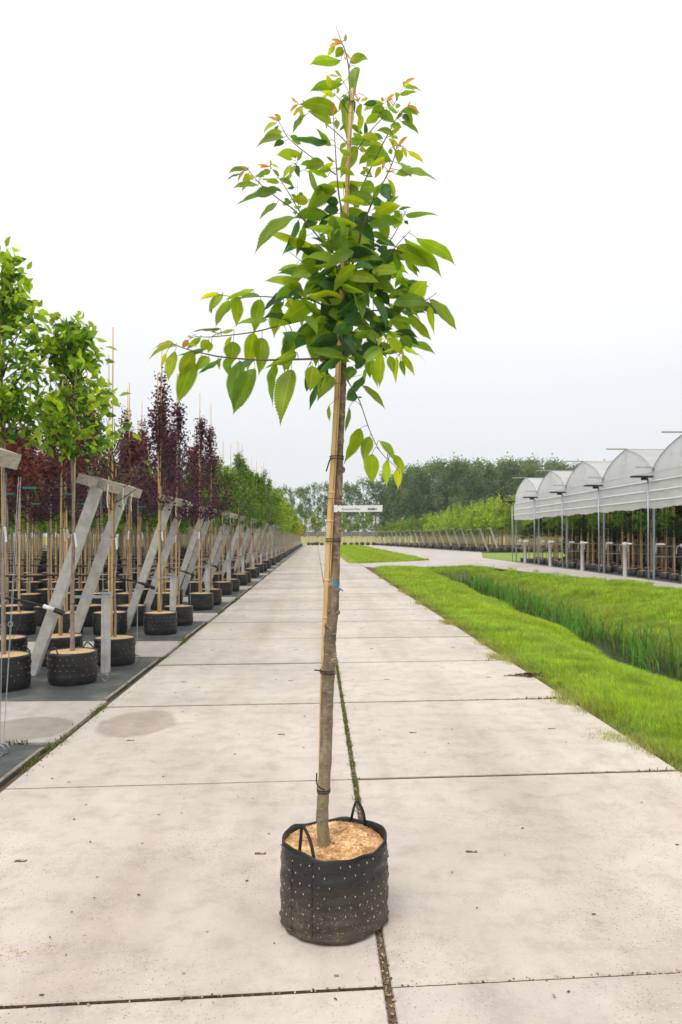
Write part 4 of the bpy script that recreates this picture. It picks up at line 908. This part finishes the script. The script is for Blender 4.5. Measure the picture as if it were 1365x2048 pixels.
def bagpt(px, side, z):   # point over the rim at a pixel column, near (-1) or far (+1) side
    d = 3.54 + side * .2; x = (px - CX) / FPX * d - (667 - CX) / FPX * 3.54; y = side * math.sqrt(max(.24 ** 2 - x * x, 0)); v = Vector((x * CA + y * SA, -x * SA + y * CA, z)); return v
for (pa, pt_, pb, side, zt) in ((597, 606, 632, -1, .487), (700, 714, 733, 1, .482)):
    A, T, B = bagpt(pa, side, .36), bagpt(pt_, side, zt), bagpt(pb, side, .355); T = T * 1.0; T.x *= 1; tang = (B - A).normalized()
    T.y += -side * .035
    pts = catmull([A - Vector((0, 0, .03)), A.lerp(T, .5) + Vector((0, 0, .008)), T - tang * .006 - Vector((0, 0, .006)), T + tang * .006 - Vector((0, 0, .004)), B.lerp(T, .55) + tang * .012, B - Vector((0, 0, .035))], 5)
    wv = Vector((.013, .009, .0)); b = MB(); b.strap(pts, wv, .0025); b.build('handle', M['black'], hero)
# trunk
TR = [(648, 1706, 12.5), (648, 1680, 12.8), (645, 1640, 12.2), (647, 1590, 12), (651, 1530, 12.2), (653, 1470, 12.4), (654, 1420, 12.6), (656, 1375, 12.6), (658, 1335, 13), (660, 1310, 12.4), (660, 1280, 12.6), (663, 1250, 11.8), (667, 1215, 11.2), (668, 1180, 11), (670, 1140, 10.2), (671, 1100, 9.8), (673, 1060, 9.4), (674, 1020, 9.4), (676, 985, 9), (677, 950, 9.2), (678, 915, 8.8), (679, 885, 8.6), (682, 850, 7.6), (684, 820, 7.2), (686, 780, 6.6), (687, 740, 6.2), (688, 700, 5.8), (688, 650, 5.2), (689, 600, 4.6), (690, 560, 4.2), (691, 520, 3.4), (693, 460, 2.8), (697, 380, 2.4), (699, 300, 2.0), (699, 240, 1.7), (700, 190, 1.5), (698, 137, 1.3), (690, 99, 1.1), (683, 85, .9), (681, 77, .7), (673, 55, .4)]
DT = 3.54
P3 = [W(x, y, DT) - OFF for x, y, r in TR]; RR = [r / FPX * DT for x, y, r in TR]
K = 5; PP = catmull(P3, K); RP = []
for i in range(len(PP)): u = i / K; k = min(int(u), len(RR) - 2); f = u - k; RP.append((RR[k] * (1 - f) + RR[min(k + 1, len(RR) - 1)] * f) * (1 + .035 * math.sin(i * 1.9) * (i < 130) + .03 * random.uniform(-1, 1) * (i < 130)))
b = MB(); b.tube(PP, RP, 18)
for (kx, ky, kr, side) in ((683, 884, 7, -1), (689, 940, 5, 0), (684, 990, 4, .3), (683, 1060, 3, .6), (660, 1170, 5, -.9), (677, 1180, 4, .8), (677, 1225, 4, .9), (659, 1222, 4, -.8), (655, 1252, 5, -.9), (669, 1322, 7, .5), (652, 1380, 6, -.2), (647, 1443, 4, -.7), (668, 1311, 5, .6), (673, 1108, 4, .3), (682, 835, 4, -.5), (675, 1345, 3, .6)):
    c = W(kx, ky, DT) - OFF; axis = min(P3, key=lambda p: abs(p.z - c.z)); d_ = Vector((side * .7, -1, .15)).normalized(); r = kr / FPX * DT
    c0 = Vector((axis.x, axis.y, c.z)) + (c - Vector((axis.x, axis.y, c.z))) * .5 + d_ * (.017); b.tube([c0 - d_ * .01, c0, c0 + d_ * r * .8, c0 + d_ * r * 1.25, c0 + d_ * r * 1.2], [r * 1.7, r * 1.4, r * 1.05, r * .7, r * .25], 9)
b.build('trunk', M['herobark'], hero, smooth=True)
# bamboo stake, slightly behind and left of the trunk
SKP = [(643, 1700, 6, .03), (643, 1600, 6, .028), (644, 1500, 6, .025), (646, 1400, 6.2, .02), (649, 1320, 6.4, .012), (652, 1240, 6.6, .0), (655, 1170, 6.8, -.012), (658, 1100, 6.8, -.022), (661, 1040, 6.6, -.025), (665, 960, 6.4, -.03), (670, 880, 6.2, -.03), (674, 800, 5.8, -.032), (677, 735, 5.6, -.035), (681, 650, 5.2, -.04), (686, 560, 5, -.05), (692, 450, 4.8, -.055), (696, 350, 4.6, -.06), (700, 260, 4.5, -.06), (706, 178, 4.5, -.06)]
SP = [W(x, y, DT + o) - OFF for x, y, r, o in SKP]; SR = [r / FPX * DT for x, y, r, o in SKP]
b = MB(); b.tube(catmull(SP, 2), [SR[min(i // 2, len(SR) - 1)] for i in range(2 * (len(SP) - 1) + 1)], 12)
for yn in (1690, 1610, 1555, 1477, 1332, 1235, 1160, 1042, 985, 900, 828, 640, 520, 470, 383, 290, 226):
    x = np.interp(-yn, [-s[1] for s in SKP], [s[0] for s in SKP]); rr = np.interp(-yn, [-s[1] for s in SKP], SR); oo = np.interp(-yn, [-s[1] for s in SKP], [s[3] for s in SKP])
    c = W(x, yn, DT + oo) - OFF; b.tube([c - Vector((0, 0, .006)), c, c + Vector((0, 0, .006))], [rr * 1.01, rr * 1.14, rr * 1.01], 12)
b.build('bamboo_stake', M['bamboo'], hero, smooth=True)
b = MB()
for i in range(5, len(SP) - 1): # long drying crack of the cane
    a0, a1 = SP[i] + Vector((SR[i] * .45, -SR[i] * .89, 0)), SP[i + 1] + Vector((SR[i + 1] * .45, -SR[i + 1] * .89, 0)); b.bar(a0, a1, .0022, .0012)
b.build('cane_crack', M['darktwig'], hero)
def loop(y, mat_, name, tail=None, r=.0028, n=2, tilt=0):
    xs = np.interp(-y, [-s[1] for s in SKP], [s[0] for s in SKP]); xt = np.interp(-y, [-t[1] for t in TR], [t[0] for t in TR]); rt = np.interp(-y, [-t[1] for t in TR], [t[2] for t in TR]); oo = np.interp(-y, [-s[1] for s in SKP], [s[3] for s in SKP])
    L_, R_ = min(xs - 6.5, xt - rt) - .8, xt + rt + .8; cx = (L_ + R_) / 2; hw = (R_ - L_) / 2 / FPX * DT; b = MB(); c = W(cx, y, DT + oo / 2) - OFF; dp = .042 + abs(oo) / 2
    for q in range(n):
        pts = []
        for k in range(29):
            a = 2 * math.pi * k / 28; ex = .7; ca_, sa_ = math.cos(a), math.sin(a); pts.append(c + Vector((hw * math.copysign(abs(ca_) ** ex, ca_), dp * .8 * math.copysign(abs(sa_) ** ex, sa_), (q - .5) * .011 * (n > 1) + tilt * ca_)))
        b.tube(pts, r, 6, cap=False)
    if tail:
        T = [W(x, yy, DT - .06) - OFF for x, yy in tail]; b.tube(catmull(T, 4), r * 1.15, 6)
    b.build(name, mat_, hero, smooth=True)
loop(916, M['black'], 'tie', [(662, 916), (658, 926), (653, 943)]); loop(1080, M['black'], 'tie'); loop(1343, M['black'], 'tie', [(629, 1340), (638, 1341), (650, 1345)], tilt=-.003); loop(1579, M['black'], 'tie', [(634, 1546), (634, 1566), (640, 1575), (650, 1580)])
loop(770, M['darktwig'], 'tie', r=.0012, n=1); loop(998, M['darktwig'], 'tie', r=.0012, n=1); loop(198, M['white'], 'tie', r=.0014); loop(292, M['white'], 'tie', r=.0012, n=1); loop(383, M['darktwig'], 'tie', r=.0012, n=1)
b = MB(); T = lambda x, y, o=-.035: W(x, y, DT + o) - OFF
b.tube([T(663, 1172), T(672, 1172, -.045), T(680, 1170)], .003, 6); b.strap([T(667, 1157, -.05), T(671, 1166, -.05), T(675, 1174, -.05)], (.008, 0, .004), .002); b.strap([T(675, 1174, -.05), T(681, 1178, -.05), T(687, 1182, -.05)], (.002, 0, .006), .002); b.build('blue_tie', M['blue'], hero)
# label strip
b = MB(); lp = lambda x, y: W(x, y, DT - .045) - OFF
up = [(668.5, 1010), (675, 1010), (677.5, 1012.3), (680, 1010.2), (684, 1011.5), (690, 1011), (766, 1010.2)]; lo = [(765, 1023.3), (690, 1024), (684, 1022.6), (680, 1024.3), (677.5, 1021.5), (675, 1024.2), (668.5, 1024.4)]
pts = [lp(*q) for q in up + lo]; n = len(pts); vs = pts + [p + Vector((0, .0012, 0)) for p in pts]; b.add(vs, [tuple(range(n))[::-1], tuple(range(n, 2 * n))] + [(i, i + n, (i + 1) % n + n, (i + 1) % n) for i in range(n)])
lab = b.build('plant_label', M['white'], hero)
def text(body, px, py, h_px, parent, m, name, d=DT - .0475, sx=1.0):
    c = bpy.data.curves.new(name, 'FONT'); c.body = body; c.size = h_px / FPX * d * 1.35; c.extrude = .0002; o = bpy.data.objects.new(name, c); COL.objects.link(o)
    dg = bpy.context.evaluated_depsgraph_get(); me = bpy.data.meshes.new_from_object(o.evaluated_get(dg)); bpy.data.objects.remove(o); me.materials.clear(); me.materials.append(m)
    q = bpy.data.objects.new(name, me); COL.objects.link(q); q.parent = parent; q.location = W(px, py, d) - OFF; q.rotation_euler = (R(90), 0, -YAW); q.scale = (sx, 1, 1); return q
text("Prunus avium 'Plena'", 684.5, 1019.6, 3.6, lab, M['ink'], 'label_text', sx=.92)
b = MB(); x = 737
while x < 754: wd_ = random.uniform(.5, 1.3); b.box(W(x, 1018, DT - .0475) - OFF, (wd_ / FPX * DT, .0004, 4.4 / FPX * DT)); x += wd_ + random.uniform(.5, 1.1)
b.build('barcode', M['ink'], lab)
# branches --------------------------------------------------------
BR = [  # pixel polyline, base radius, depth at start/end relative to trunk
 ([(688, 560), (684, 434), (678, 388), (674, 344), (671, 293), (667, 229)], .0060, -.02, -.16),
 ([(672, 349), (658, 339), (626, 316), (579, 278), (561, 247), (557, 238)], .0038, -.10, .08),
 ([(698, 310), (692, 284), (657, 251), (617, 216), (596, 208)], .0036, 0, .15),
 ([(699, 230), (686, 207), (670, 189), (654, 181)], .0026, 0, -.10),
 ([(700, 195), (698, 185), (687, 163), (671, 141)], .0024, 0, .08),
 ([(699, 340), (704, 315), (723, 288), (740, 264), (762, 240), (780, 222), (793, 200), (808, 172)], .0042, 0, .18),
 ([(704, 430), (724, 375), (764, 292), (780, 262), (797, 231), (815, 216)], .0045, 0, -.12),
 ([(692, 580), (700, 545), (715, 498), (726, 454), (737, 423), (753, 388), (772, 355), (788, 318), (794, 293)], .0072, -.01, -.22),
 ([(692, 590), (740, 545), (783, 478), (796, 456), (814, 419)], .0045, 0, .15),
 ([(692, 610), (750, 550), (792, 493), (822, 460)], .0045, 0, -.20),
 ([(690, 540), (682, 524), (647, 485), (594, 425), (559, 399), (521, 368), (497, 340)], .0055, -.02, -.20),
 ([(620, 455), (598, 420), (578, 386), (559, 357), (541, 333)], .0040, -.06, .04),
 ([(600, 425), (595, 392), (595, 366), (592, 313)], .0018, -.05, -.08),
 ([(690, 545), (682, 524), (660, 507), (640, 498)], .0035, -.02, .05),
 ([(680, 590), (676, 559), (670, 520), (661, 482), (660, 467)], .0035, -.02, -.25),
 ([(692, 610), (721, 643), (746, 676), (760, 692), (799, 710)], .0045, -.03, -.28),
 ([(692, 640), (740, 622), (782, 621), (843, 605), (874, 586)], .0052, 0, -.05),
 ([(690, 640), (626, 601), (554, 595), (521, 593), (482, 595), (449, 591), (430, 589)], .0048, 0, .18),
 ([(690, 660), (639, 634), (618, 638), (557, 652), (508, 664), (449, 671.5), (413, 674), (393, 673)], .0060, 0, .05),
 ([(688, 715), (650, 716), (623, 718), (546, 720), (508, 719.5), (444, 714), (418, 709), (393, 703.6), (367, 696), (346, 687)], .0072, -.01, -.22),
 ([(690, 730), (694, 748), (698, 765), (719, 801), (740, 861), (761, 903), (793, 935), (800, 948)], .0042, -.01, -.18),
 ([(692, 560), (720, 500), (750, 440), (775, 400)], .004, .02, .25),
 ([(690, 600), (650, 560), (600, 520), (575, 500)], .004, .02, .25),
 ([(689, 560), (640, 470), (620, 400)], .004, .02, .2),
 ([(690, 680), (740, 650), (790, 640)], .004, .02, .2), ([(689, 690), (640, 700), (610, 745)], .004, -.02, -.2)]
b = MB(); bpts = []
for P, r0, da, db in BR:
    L_ = [0]
    for i in range(1, len(P)): L_.append(L_[-1] + math.hypot(P[i][0] - P[i - 1][0], P[i][1] - P[i - 1][1]))
    pts = [W(p[0], p[1], DT + da + (db - da) * l / L_[-1]) - OFF for p, l in zip(P, L_)]; pts = catmull(pts, 5)
    b.tube(pts, [r0 * .85 * (1 - .72 * i / (len(pts) - 1)) * (1 + .06 * math.sin(i * 2.1)) for i in range(len(pts))], 7)
    for i, l in enumerate(L_[:-1]):
        for k in range(6):
            f = k / 6; x = P[i][0] + (P[i + 1][0] - P[i][0]) * f; y = P[i][1] + (P[i + 1][1] - P[i][1]) * f; bpts.append((x, y, DT + da + (db - da) * (l + (L_[i + 1] - l) * f) / L_[-1]))
    bpts.append((*P[-1], DT + db))
b.build('branches', M['twig'], hero, smooth=True)
BP = np.array(bpts + [(x, y, DT) for x, y, r in TR if y < 760])
LEAVES = {
'T1': """570 215 460 175 30 o;555 212 445 237 25 o;570 250 510 330 75 g;500 240 435 320 45 y;555 365 290 385 85 g;600 195 598 125 30 l;640 380 800 345 80 g;690 430 690 660 105 p;575 580 290 615 75 m;520 515 420 515 20 y;505 460 570 520 22 g;570 545 500 560 35 y;500 690 375 650 45 y;430 680 380 760 35 y;530 830 200 770 130 g;150 750 100 705 20 o;165 765 95 835 25 o;210 785 125 870 30 y;205 820 180 950 38 y;250 855 125 1005 38 g;470 940 260 830 70 g;600 680 610 1040 115 p;485 860 490 750 40 o;465 850 440 790 25 o;450 880 425 985 45 y;520 910 520 990 50 p;440 1110 130 1075 65 d;470 1140 330 980 60 g;600 1110 880 1130 70 g;600 1120 550 1185 40 g;900 1090 735 1060 65 l;770 1220 1010 1270 150 m;730 765 735 900 60 l;740 860 725 1015 55 y;800 715 735 735 25 y;720 740 690 680 15 o;715 740 735 695 10 o;945 760 770 815 60 l;880 755 765 770 50 d;950 800 830 860 90 m;900 870 780 940 75 l;905 840 1040 925 85 m;975 720 1055 670 22 o;975 735 1035 710 18 o;980 740 1000 820 28 y;940 740 925 700 25 y;1140 570 1235 530 28 o;1120 580 1225 635 40 y;1140 620 1290 650 30 g;1095 680 1250 655 40 g;1160 800 1195 735 15 o;1165 790 1270 855 35 o;1170 780 1250 805 22 o;1165 820 1205 960 45 l;1100 840 1260 865 50 g;1060 800 1100 770 40 l;1070 845 985 790 35 g;1105 975 1000 960 60 g;1105 925 1260 1030 45 g;1030 1040 880 1000 55 g;1075 1150 990 1080 40 y;1080 1150 1165 1055 30 o;1070 1150 1060 1110 25 o;1120 1160 1115 1240 25 y;1130 1170 1155 1250 30 y;1165 1190 1305 1280 40 y;1080 1180 1080 1300 85 l;1000 1175 1020 1220 40 g;805 1240 725 1300 60 g;960 1260 820 1330 60 l;860 1270 790 1330 60 l;400 1300 240 1345 90 g;490 1290 425 1240 22 g;200 1220 0 1195 65 g;190 1130 110 1085 40 g;700 1150 560 1400 120 p;140 1260 150 1180 15 o;600 300 655 365 20 o;660 380 680 330 18 o;590 330 600 370 12 o""",
'R1': """415 565 320 605 42 l;425 595 290 628 32 g;385 520 325 570 22 y;400 510 340 490 14 o;410 505 375 475 20 y""",
'T2': """260 170 115 180 35 o;220 190 165 290 25 o;265 215 205 355 65 y;185 215 70 262 18 d;350 320 130 335 42 g;515 385 160 498 75 m;520 487 365 620 50 g;450 150 345 135 22 o;440 155 365 160 16 o;465 140 460 85 18 o;480 130 535 155 25 y;460 190 375 230 50 g;390 240 325 235 30 g;515 275 345 268 25 g;490 180 540 240 28 g;545 260 668 320 45 g;655 135 580 245 38 y;680 140 630 260 38 y;695 140 725 240 55 d;945 115 785 165 85 g;980 240 800 180 50 l;810 200 895 400 50 p;805 470 660 440 90 l;740 420 735 380 40 g;630 470 590 440 30 d;1000 600 690 600 110 m;1020 350 790 540 150 g;680 610 340 862 105 g;720 640 575 940 60 d;910 890 420 710 80 l;770 700 700 940 70 g;1040 730 780 705 75 m;1260 680 960 625 70 l;1060 380 880 320 85 g;1350 290 930 315 55 l;1325 480 1100 460 75 l;1365 420 1200 400 60 g;1150 760 1040 660 110 g;960 950 700 870 80 m;1080 900 910 860 80 m;870 960 690 1200 100 g;1000 1050 800 1080 40 m;1010 1165 550 1095 75 d;930 1200 770 1320 130 g;750 1265 420 1190 85 l;1180 1030 1000 1010 40 p;1170 1230 1060 1350 130 d;760 1290 670 1360 70 d;1080 480 970 470 80 k;1080 550 950 540 90 k;890 660 750 700 80 k;1250 590 1130 550 50 d;960 830 910 760 50 g;990 740 1010 820 25 y;1150 850 1080 940 90 k;1250 820 1130 800 100 m""",
'T3': """690 220 1055 272 75 g;830 240 680 110 60 p;560 310 630 445 110 d;620 265 680 430 45 y;390 155 470 230 38 y;555 155 500 255 45 y;590 100 570 180 22 o;600 200 690 185 18 o;480 240 390 230 16 g;500 590 730 500 130 l;720 540 845 522 25 d;680 560 735 610 50 g;780 590 1075 575 50 m;675 710 730 570 120 l;620 800 530 600 100 g;880 800 1210 980 95 g;770 800 1085 1095 90 g;700 880 1005 1055 140 g;780 990 890 1130 60 g;850 1040 910 1110 25 d;640 870 430 735 50 g;510 830 690 870 60 d;500 820 410 820 60 g;520 900 400 870 45 k;560 870 580 950 90 k;210 975 580 975 130 g;690 920 710 1120 60 m;700 950 780 1000 60 k;470 1060 480 1200 45 d;640 1080 555 1030 55 k;570 1090 640 1185 80 d;670 1130 810 1245 50 g;480 1150 655 1255 100 g;510 1110 540 1150 30 g;340 1100 480 1270 150 k;190 1060 320 1150 110 k;820 1370 970 1185 150 l;840 1330 700 1365 140 g;600 1365 490 1270 80 k;450 1300 330 1230 80 g;270 1340 120 1280 120 d;480 660 480 720 60 k;480 440 300 400 70 g;500 340 370 350 110 g;550 450 490 500 80 d;440 630 350 600 100 k;290 330 350 370 50 k;340 780 290 740 60 g;350 850 240 820 110 g""",
'T4': """300 235 65 390 120 l;290 240 330 320 60 l;100 235 0 300 40 g;60 260 30 450 90 l;240 320 230 400 25 l;160 200 150 250 30 y;520 230 430 370 120 k;580 110 480 190 120 d;465 300 645 395 110 m;395 330 290 350 60 g;640 300 720 330 80 k;720 370 800 440 60 d;310 430 330 660 135 g;460 480 330 430 55 g;350 380 400 490 60 l;300 380 180 560 90 d;160 440 110 610 75 g;170 480 130 700 60 l;540 490 430 620 110 k;440 510 365 620 75 d;660 470 495 650 110 d;600 580 670 680 80 k;530 620 440 700 90 k;195 590 0 685 50 g;310 690 290 860 110 l;285 745 265 870 60 k;350 690 420 740 90 k;390 770 290 980 35 d;460 770 350 910 110 g;600 700 560 800 90 m;700 660 720 770 45 m;690 700 680 790 22 g;805 560 665 680 90 p;800 590 790 815 75 l;740 640 775 820 50 l;900 570 810 585 28 p;830 440 1035 490 35 l;885 340 1015 480 100 g;940 480 1015 570 90 m;860 365 850 440 60 y;860 490 960 600 70 l;960 555 1105 630 30 l;800 480 780 540 30 y;850 470 880 560 45 y;910 630 908 790 45 y;860 620 890 730 60 g;950 610 1035 735 50 l;940 650 970 750 40 g;1120 270 950 240 85 g;1145 210 1330 410 65 g;1150 260 1180 440 50 l;990 310 1150 495 60 g;960 250 870 330 70 k;935 310 935 355 15 o;940 345 995 360 12 o;780 150 860 240 80 k;740 200 830 270 60 g;640 150 710 260 80 g;660 830 818 968 42 g;630 910 555 925 60 d;630 915 665 915 15 g;760 340 830 400 60 k;720 440 760 520 60 g;370 180 300 190 90 g;420 150 370 200 80 k;680 520 720 600 90 k;750 330 790 370 40 l""",
'T5': """245 515 40 612 38 l;215 485 60 540 30 y;165 575 128 670 30 y;235 555 185 755 75 l;340 470 295 525 40 o;345 500 405 520 25 y;370 450 330 440 20 o;435 450 335 530 45 g;460 540 255 585 38 d;500 470 445 545 75 l;520 490 495 560 45 g;380 570 280 745 105 l;385 632 270 938 130 g;500 600 415 690 80 l;600 610 425 720 35 d;575 610 583 695 30 y;440 590 405 690 25 g;690 480 680 640 125 g;635 610 660 740 65 g;740 630 690 940 120 m;860 690 700 1020 145 g;860 625 715 730 50 d;850 410 800 680 110 l;915 450 890 715 125 g;1020 655 1000 945 75 g;1145 697 1062 1065 150 g;1185 580 940 675 50 g;1105 400 1090 700 75 g;1160 440 1120 690 70 l;675 440 625 515 28 y;690 390 520 440 22 g;590 380 370 400 20 d;560 410 510 400 15 o;575 100 435 138 32 y;610 110 505 235 62 l;655 155 560 350 58 l;745 140 565 355 50 g;730 135 715 335 85 l;850 75 625 155 40 g;865 125 800 130 12 y;905 150 855 380 105 g;955 310 690 345 50 g;1085 170 930 290 40 g;1030 190 1010 410 100 l;520 215 518 260 15 g""",
'R2': """935 860 865 995 58 l;975 895 950 990 50 g;985 970 985 1085 62 l;1020 915 1078 990 32 g;1050 995 1048 1095 33 l;1080 975 1125 1045 35 l;1100 1030 1098 1110 35 y;885 770 870 860 18 g;800 760 800 820 15 g""" }
TILE = {'T1': (560, 40, 4.55), 'R1': (400, 40, 2.528), 'T2': (440, 300, 4.55), 'T3': (640, 300, 4.55), 'T4': (540, 540, 3.592), 'T5': (290, 560, 3.9), 'R2': (290, 460, 2.167)}
LC = {'g': (.165, .275, .018), 'l': (.25, .355, .015), 'y': (.38, .43, .015), 'o': (.52, .28, .05), 'd': (.055, .14, .05), 'm': (.115, .225, .022), 'k': (.032, .085, .03), 'p': (.24, .35, .055)}  # d and k: shade inside the crown put into darker leaf colours
lr = random.Random(21)
LV, LF4, LCc, LUV = [], [], [], []; pet = MB()
def add_leaf(bp, tp, wid, col, roll, up, sag, rs_=lr):
    ax = tp - bp; Ln = ax.length; ax.normalize(); view = (Vector((0, 0, CAMZ)) - OFF) - bp; n0 = (view - ax * view.dot(ax)).normalized(); n0 = Matrix.Rotation(roll, 3, ax) @ n0; sd_ = ax.cross(n0)
    NS = 44; base = len(LV); fold = rs_.uniform(.08, .42); twist = rs_.uniform(-.9, .9); wave = rs_.uniform(.0, .10); ph = rs_.uniform(0, 6)
    upv = (up - ax * up.dot(ax)); upv = upv.normalized() if upv.length > .05 else n0
    asym = rs_.uniform(-.07, .07); tipd = rs_.uniform(0, 1.0)
    for i in range(NS + 1):
        t = i / NS; fp = lambda t: (math.sin(math.pi * min(t ** .74, 1)) ** .85) * (1 - .15 * t)
        prof = fp(t) if t < .78 else fp(.78) * ((1 - t) / .22) ** 1.55
        hw = wid / 2 * prof * 1.05; jag = 1 + (.15 if i % 2 else -.05) * (0 < i < NS - 2); c = bp + ax * (Ln * t) + upv * (sag * Ln * 4 * t * (1 - t)) + Vector((0, 0, -1)) * (tipd * Ln * max(0, t - .6) ** 2)
        a = twist * (t - .3); s_ = sd_ * math.cos(a) + n0 * math.sin(a); nn = n0 * math.cos(a) - sd_ * math.sin(a)
        for u in (-1, -.5, 0, .5, 1):
            rip = wave * hw * math.sin(t * 16 + ph + u) * abs(u); ww = hw * u * (jag if abs(u) == 1 else 1) * (1 + asym * u)
            p = c + s_ * ww * math.cos(fold) + nn * (abs(ww) * math.sin(fold) + rip) - ax * (abs(u) * .0) + ax * (.012 * Ln * (1 if (i % 2 and abs(u) == 1) else 0))
            LV.append(tuple(p)); LCc.append(col); LUV.append((u, t))
    for i in range(NS):
        for k in range(4): a = base + i * 5 + k; LF4.append((a, a + 1, a + 6, a + 5))
for tn, s in LEAVES.items():
    ox, oy, sc = TILE[tn]
    for q in s.split(';'):
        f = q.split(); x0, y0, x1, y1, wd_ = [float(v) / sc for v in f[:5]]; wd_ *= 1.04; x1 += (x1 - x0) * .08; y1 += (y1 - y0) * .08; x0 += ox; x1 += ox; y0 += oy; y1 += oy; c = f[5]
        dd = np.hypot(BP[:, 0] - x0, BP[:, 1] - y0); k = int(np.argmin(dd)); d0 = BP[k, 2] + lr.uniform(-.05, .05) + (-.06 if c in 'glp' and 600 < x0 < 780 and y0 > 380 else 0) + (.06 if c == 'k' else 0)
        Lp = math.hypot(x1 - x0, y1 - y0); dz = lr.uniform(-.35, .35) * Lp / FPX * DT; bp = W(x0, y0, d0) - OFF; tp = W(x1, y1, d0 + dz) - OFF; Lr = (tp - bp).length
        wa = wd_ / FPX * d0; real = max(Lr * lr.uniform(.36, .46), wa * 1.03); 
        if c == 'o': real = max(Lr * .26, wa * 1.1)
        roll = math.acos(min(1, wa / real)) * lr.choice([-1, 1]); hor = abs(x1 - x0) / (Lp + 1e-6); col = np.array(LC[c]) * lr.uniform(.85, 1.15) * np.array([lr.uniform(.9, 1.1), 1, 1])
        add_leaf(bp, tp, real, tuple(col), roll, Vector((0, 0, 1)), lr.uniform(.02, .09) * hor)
        near = W(*BP[k][:2], BP[k, 2]) - OFF
        if dd[k] < 75 and dd[k] > 1.5: mid = near.lerp(bp, .55) + Vector((0, 0, .25 * (near - bp).length * (1 if y0 < BP[k, 1] + 5 else .3))); pet.tube(catmull([near, mid, bp, bp + (tp - bp) * .06], 3), [.0016, .0014, .0013, .0013, .0012, .0012, .0011, .0011, .001, .001][:10], 5, cap=False)
# small young leaves along the upper shoots
up_ = [p for p in bpts if p[1] < 480]
for q in range(75):
    p = up_[lr.randrange(len(up_))]; bp0 = W(p[0], p[1], p[2]) - OFF; dr = Vector((lr.gauss(0, 1), lr.gauss(0, .8), lr.gauss(-.1, .5))).normalized(); bp = bp0 + dr * lr.uniform(.012, .03); Lr = lr.uniform(.035, .085)
    pet.tube([bp0, bp], .001, 4, cap=False); add_leaf(bp, bp + dr * Lr, Lr * lr.uniform(.36, .48), tuple(np.array(LC[lr.choice('gggllmyd')]) * lr.uniform(.85, 1.15)), lr.uniform(-1, 1), Vector((0, 0, 1)), lr.uniform(.02, .12))
# inner foliage of the crown
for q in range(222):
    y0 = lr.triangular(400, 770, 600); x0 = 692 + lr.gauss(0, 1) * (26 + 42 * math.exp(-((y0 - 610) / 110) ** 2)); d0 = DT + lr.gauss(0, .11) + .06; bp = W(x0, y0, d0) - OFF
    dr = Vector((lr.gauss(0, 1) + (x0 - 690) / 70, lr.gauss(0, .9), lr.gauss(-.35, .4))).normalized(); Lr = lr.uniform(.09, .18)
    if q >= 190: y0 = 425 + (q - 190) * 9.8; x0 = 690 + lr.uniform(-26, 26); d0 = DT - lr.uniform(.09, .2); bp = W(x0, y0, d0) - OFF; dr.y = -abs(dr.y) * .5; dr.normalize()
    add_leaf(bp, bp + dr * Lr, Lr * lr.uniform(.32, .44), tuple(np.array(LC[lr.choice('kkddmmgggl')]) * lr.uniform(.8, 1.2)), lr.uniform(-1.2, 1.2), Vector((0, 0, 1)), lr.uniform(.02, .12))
    if q % 2 and q < 190: kk = int(np.argmin(np.hypot(BP[:, 0] - x0, BP[:, 1] - y0))); pet.tube([W(*BP[kk][:2], BP[kk, 2]) - OFF, bp], .0012, 4, cap=False)
nl = len(LV); nf = len(LF4); LF4 += [tuple(i + nl for i in f) for f in pet.f]
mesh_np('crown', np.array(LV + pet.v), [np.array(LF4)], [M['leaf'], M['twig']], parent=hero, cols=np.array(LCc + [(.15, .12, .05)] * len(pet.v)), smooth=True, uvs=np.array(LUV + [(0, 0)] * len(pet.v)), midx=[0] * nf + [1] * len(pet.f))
# small chips and a plastic scrap dropped near the bag
hz = bpy.data.materials.new('air'); hz.use_nodes = True; n_ = hz.node_tree; n_.nodes.clear()
ho = n_.nodes.new('ShaderNodeOutputMaterial'); hv = n_.nodes.new('ShaderNodeVolumePrincipled'); hv.inputs['Color'].default_value = (.93, .96, 1, 1); hv.inputs['Density'].default_value = .00025; n_.links.new(hv.outputs[0], ho.inputs['Volume'])
b = MB(); b.box((0, 790, 15), (900, 1700, 36)); o = b.build('haze', hz); o['kind'] = 'stuff'; o['label'] = 'thin pale haze in the air over the whole nursery'; o['category'] = 'haze'
# ------------------------------------------------------------------ remove the hidden prototypes
def kill(o):
    for c in list(o.children): kill(c)
    bpy.data.objects.remove(o)
for p in PR.values(): kill(p)
print('objects', len(bpy.data.objects), 'potted individuals', cnt[0])
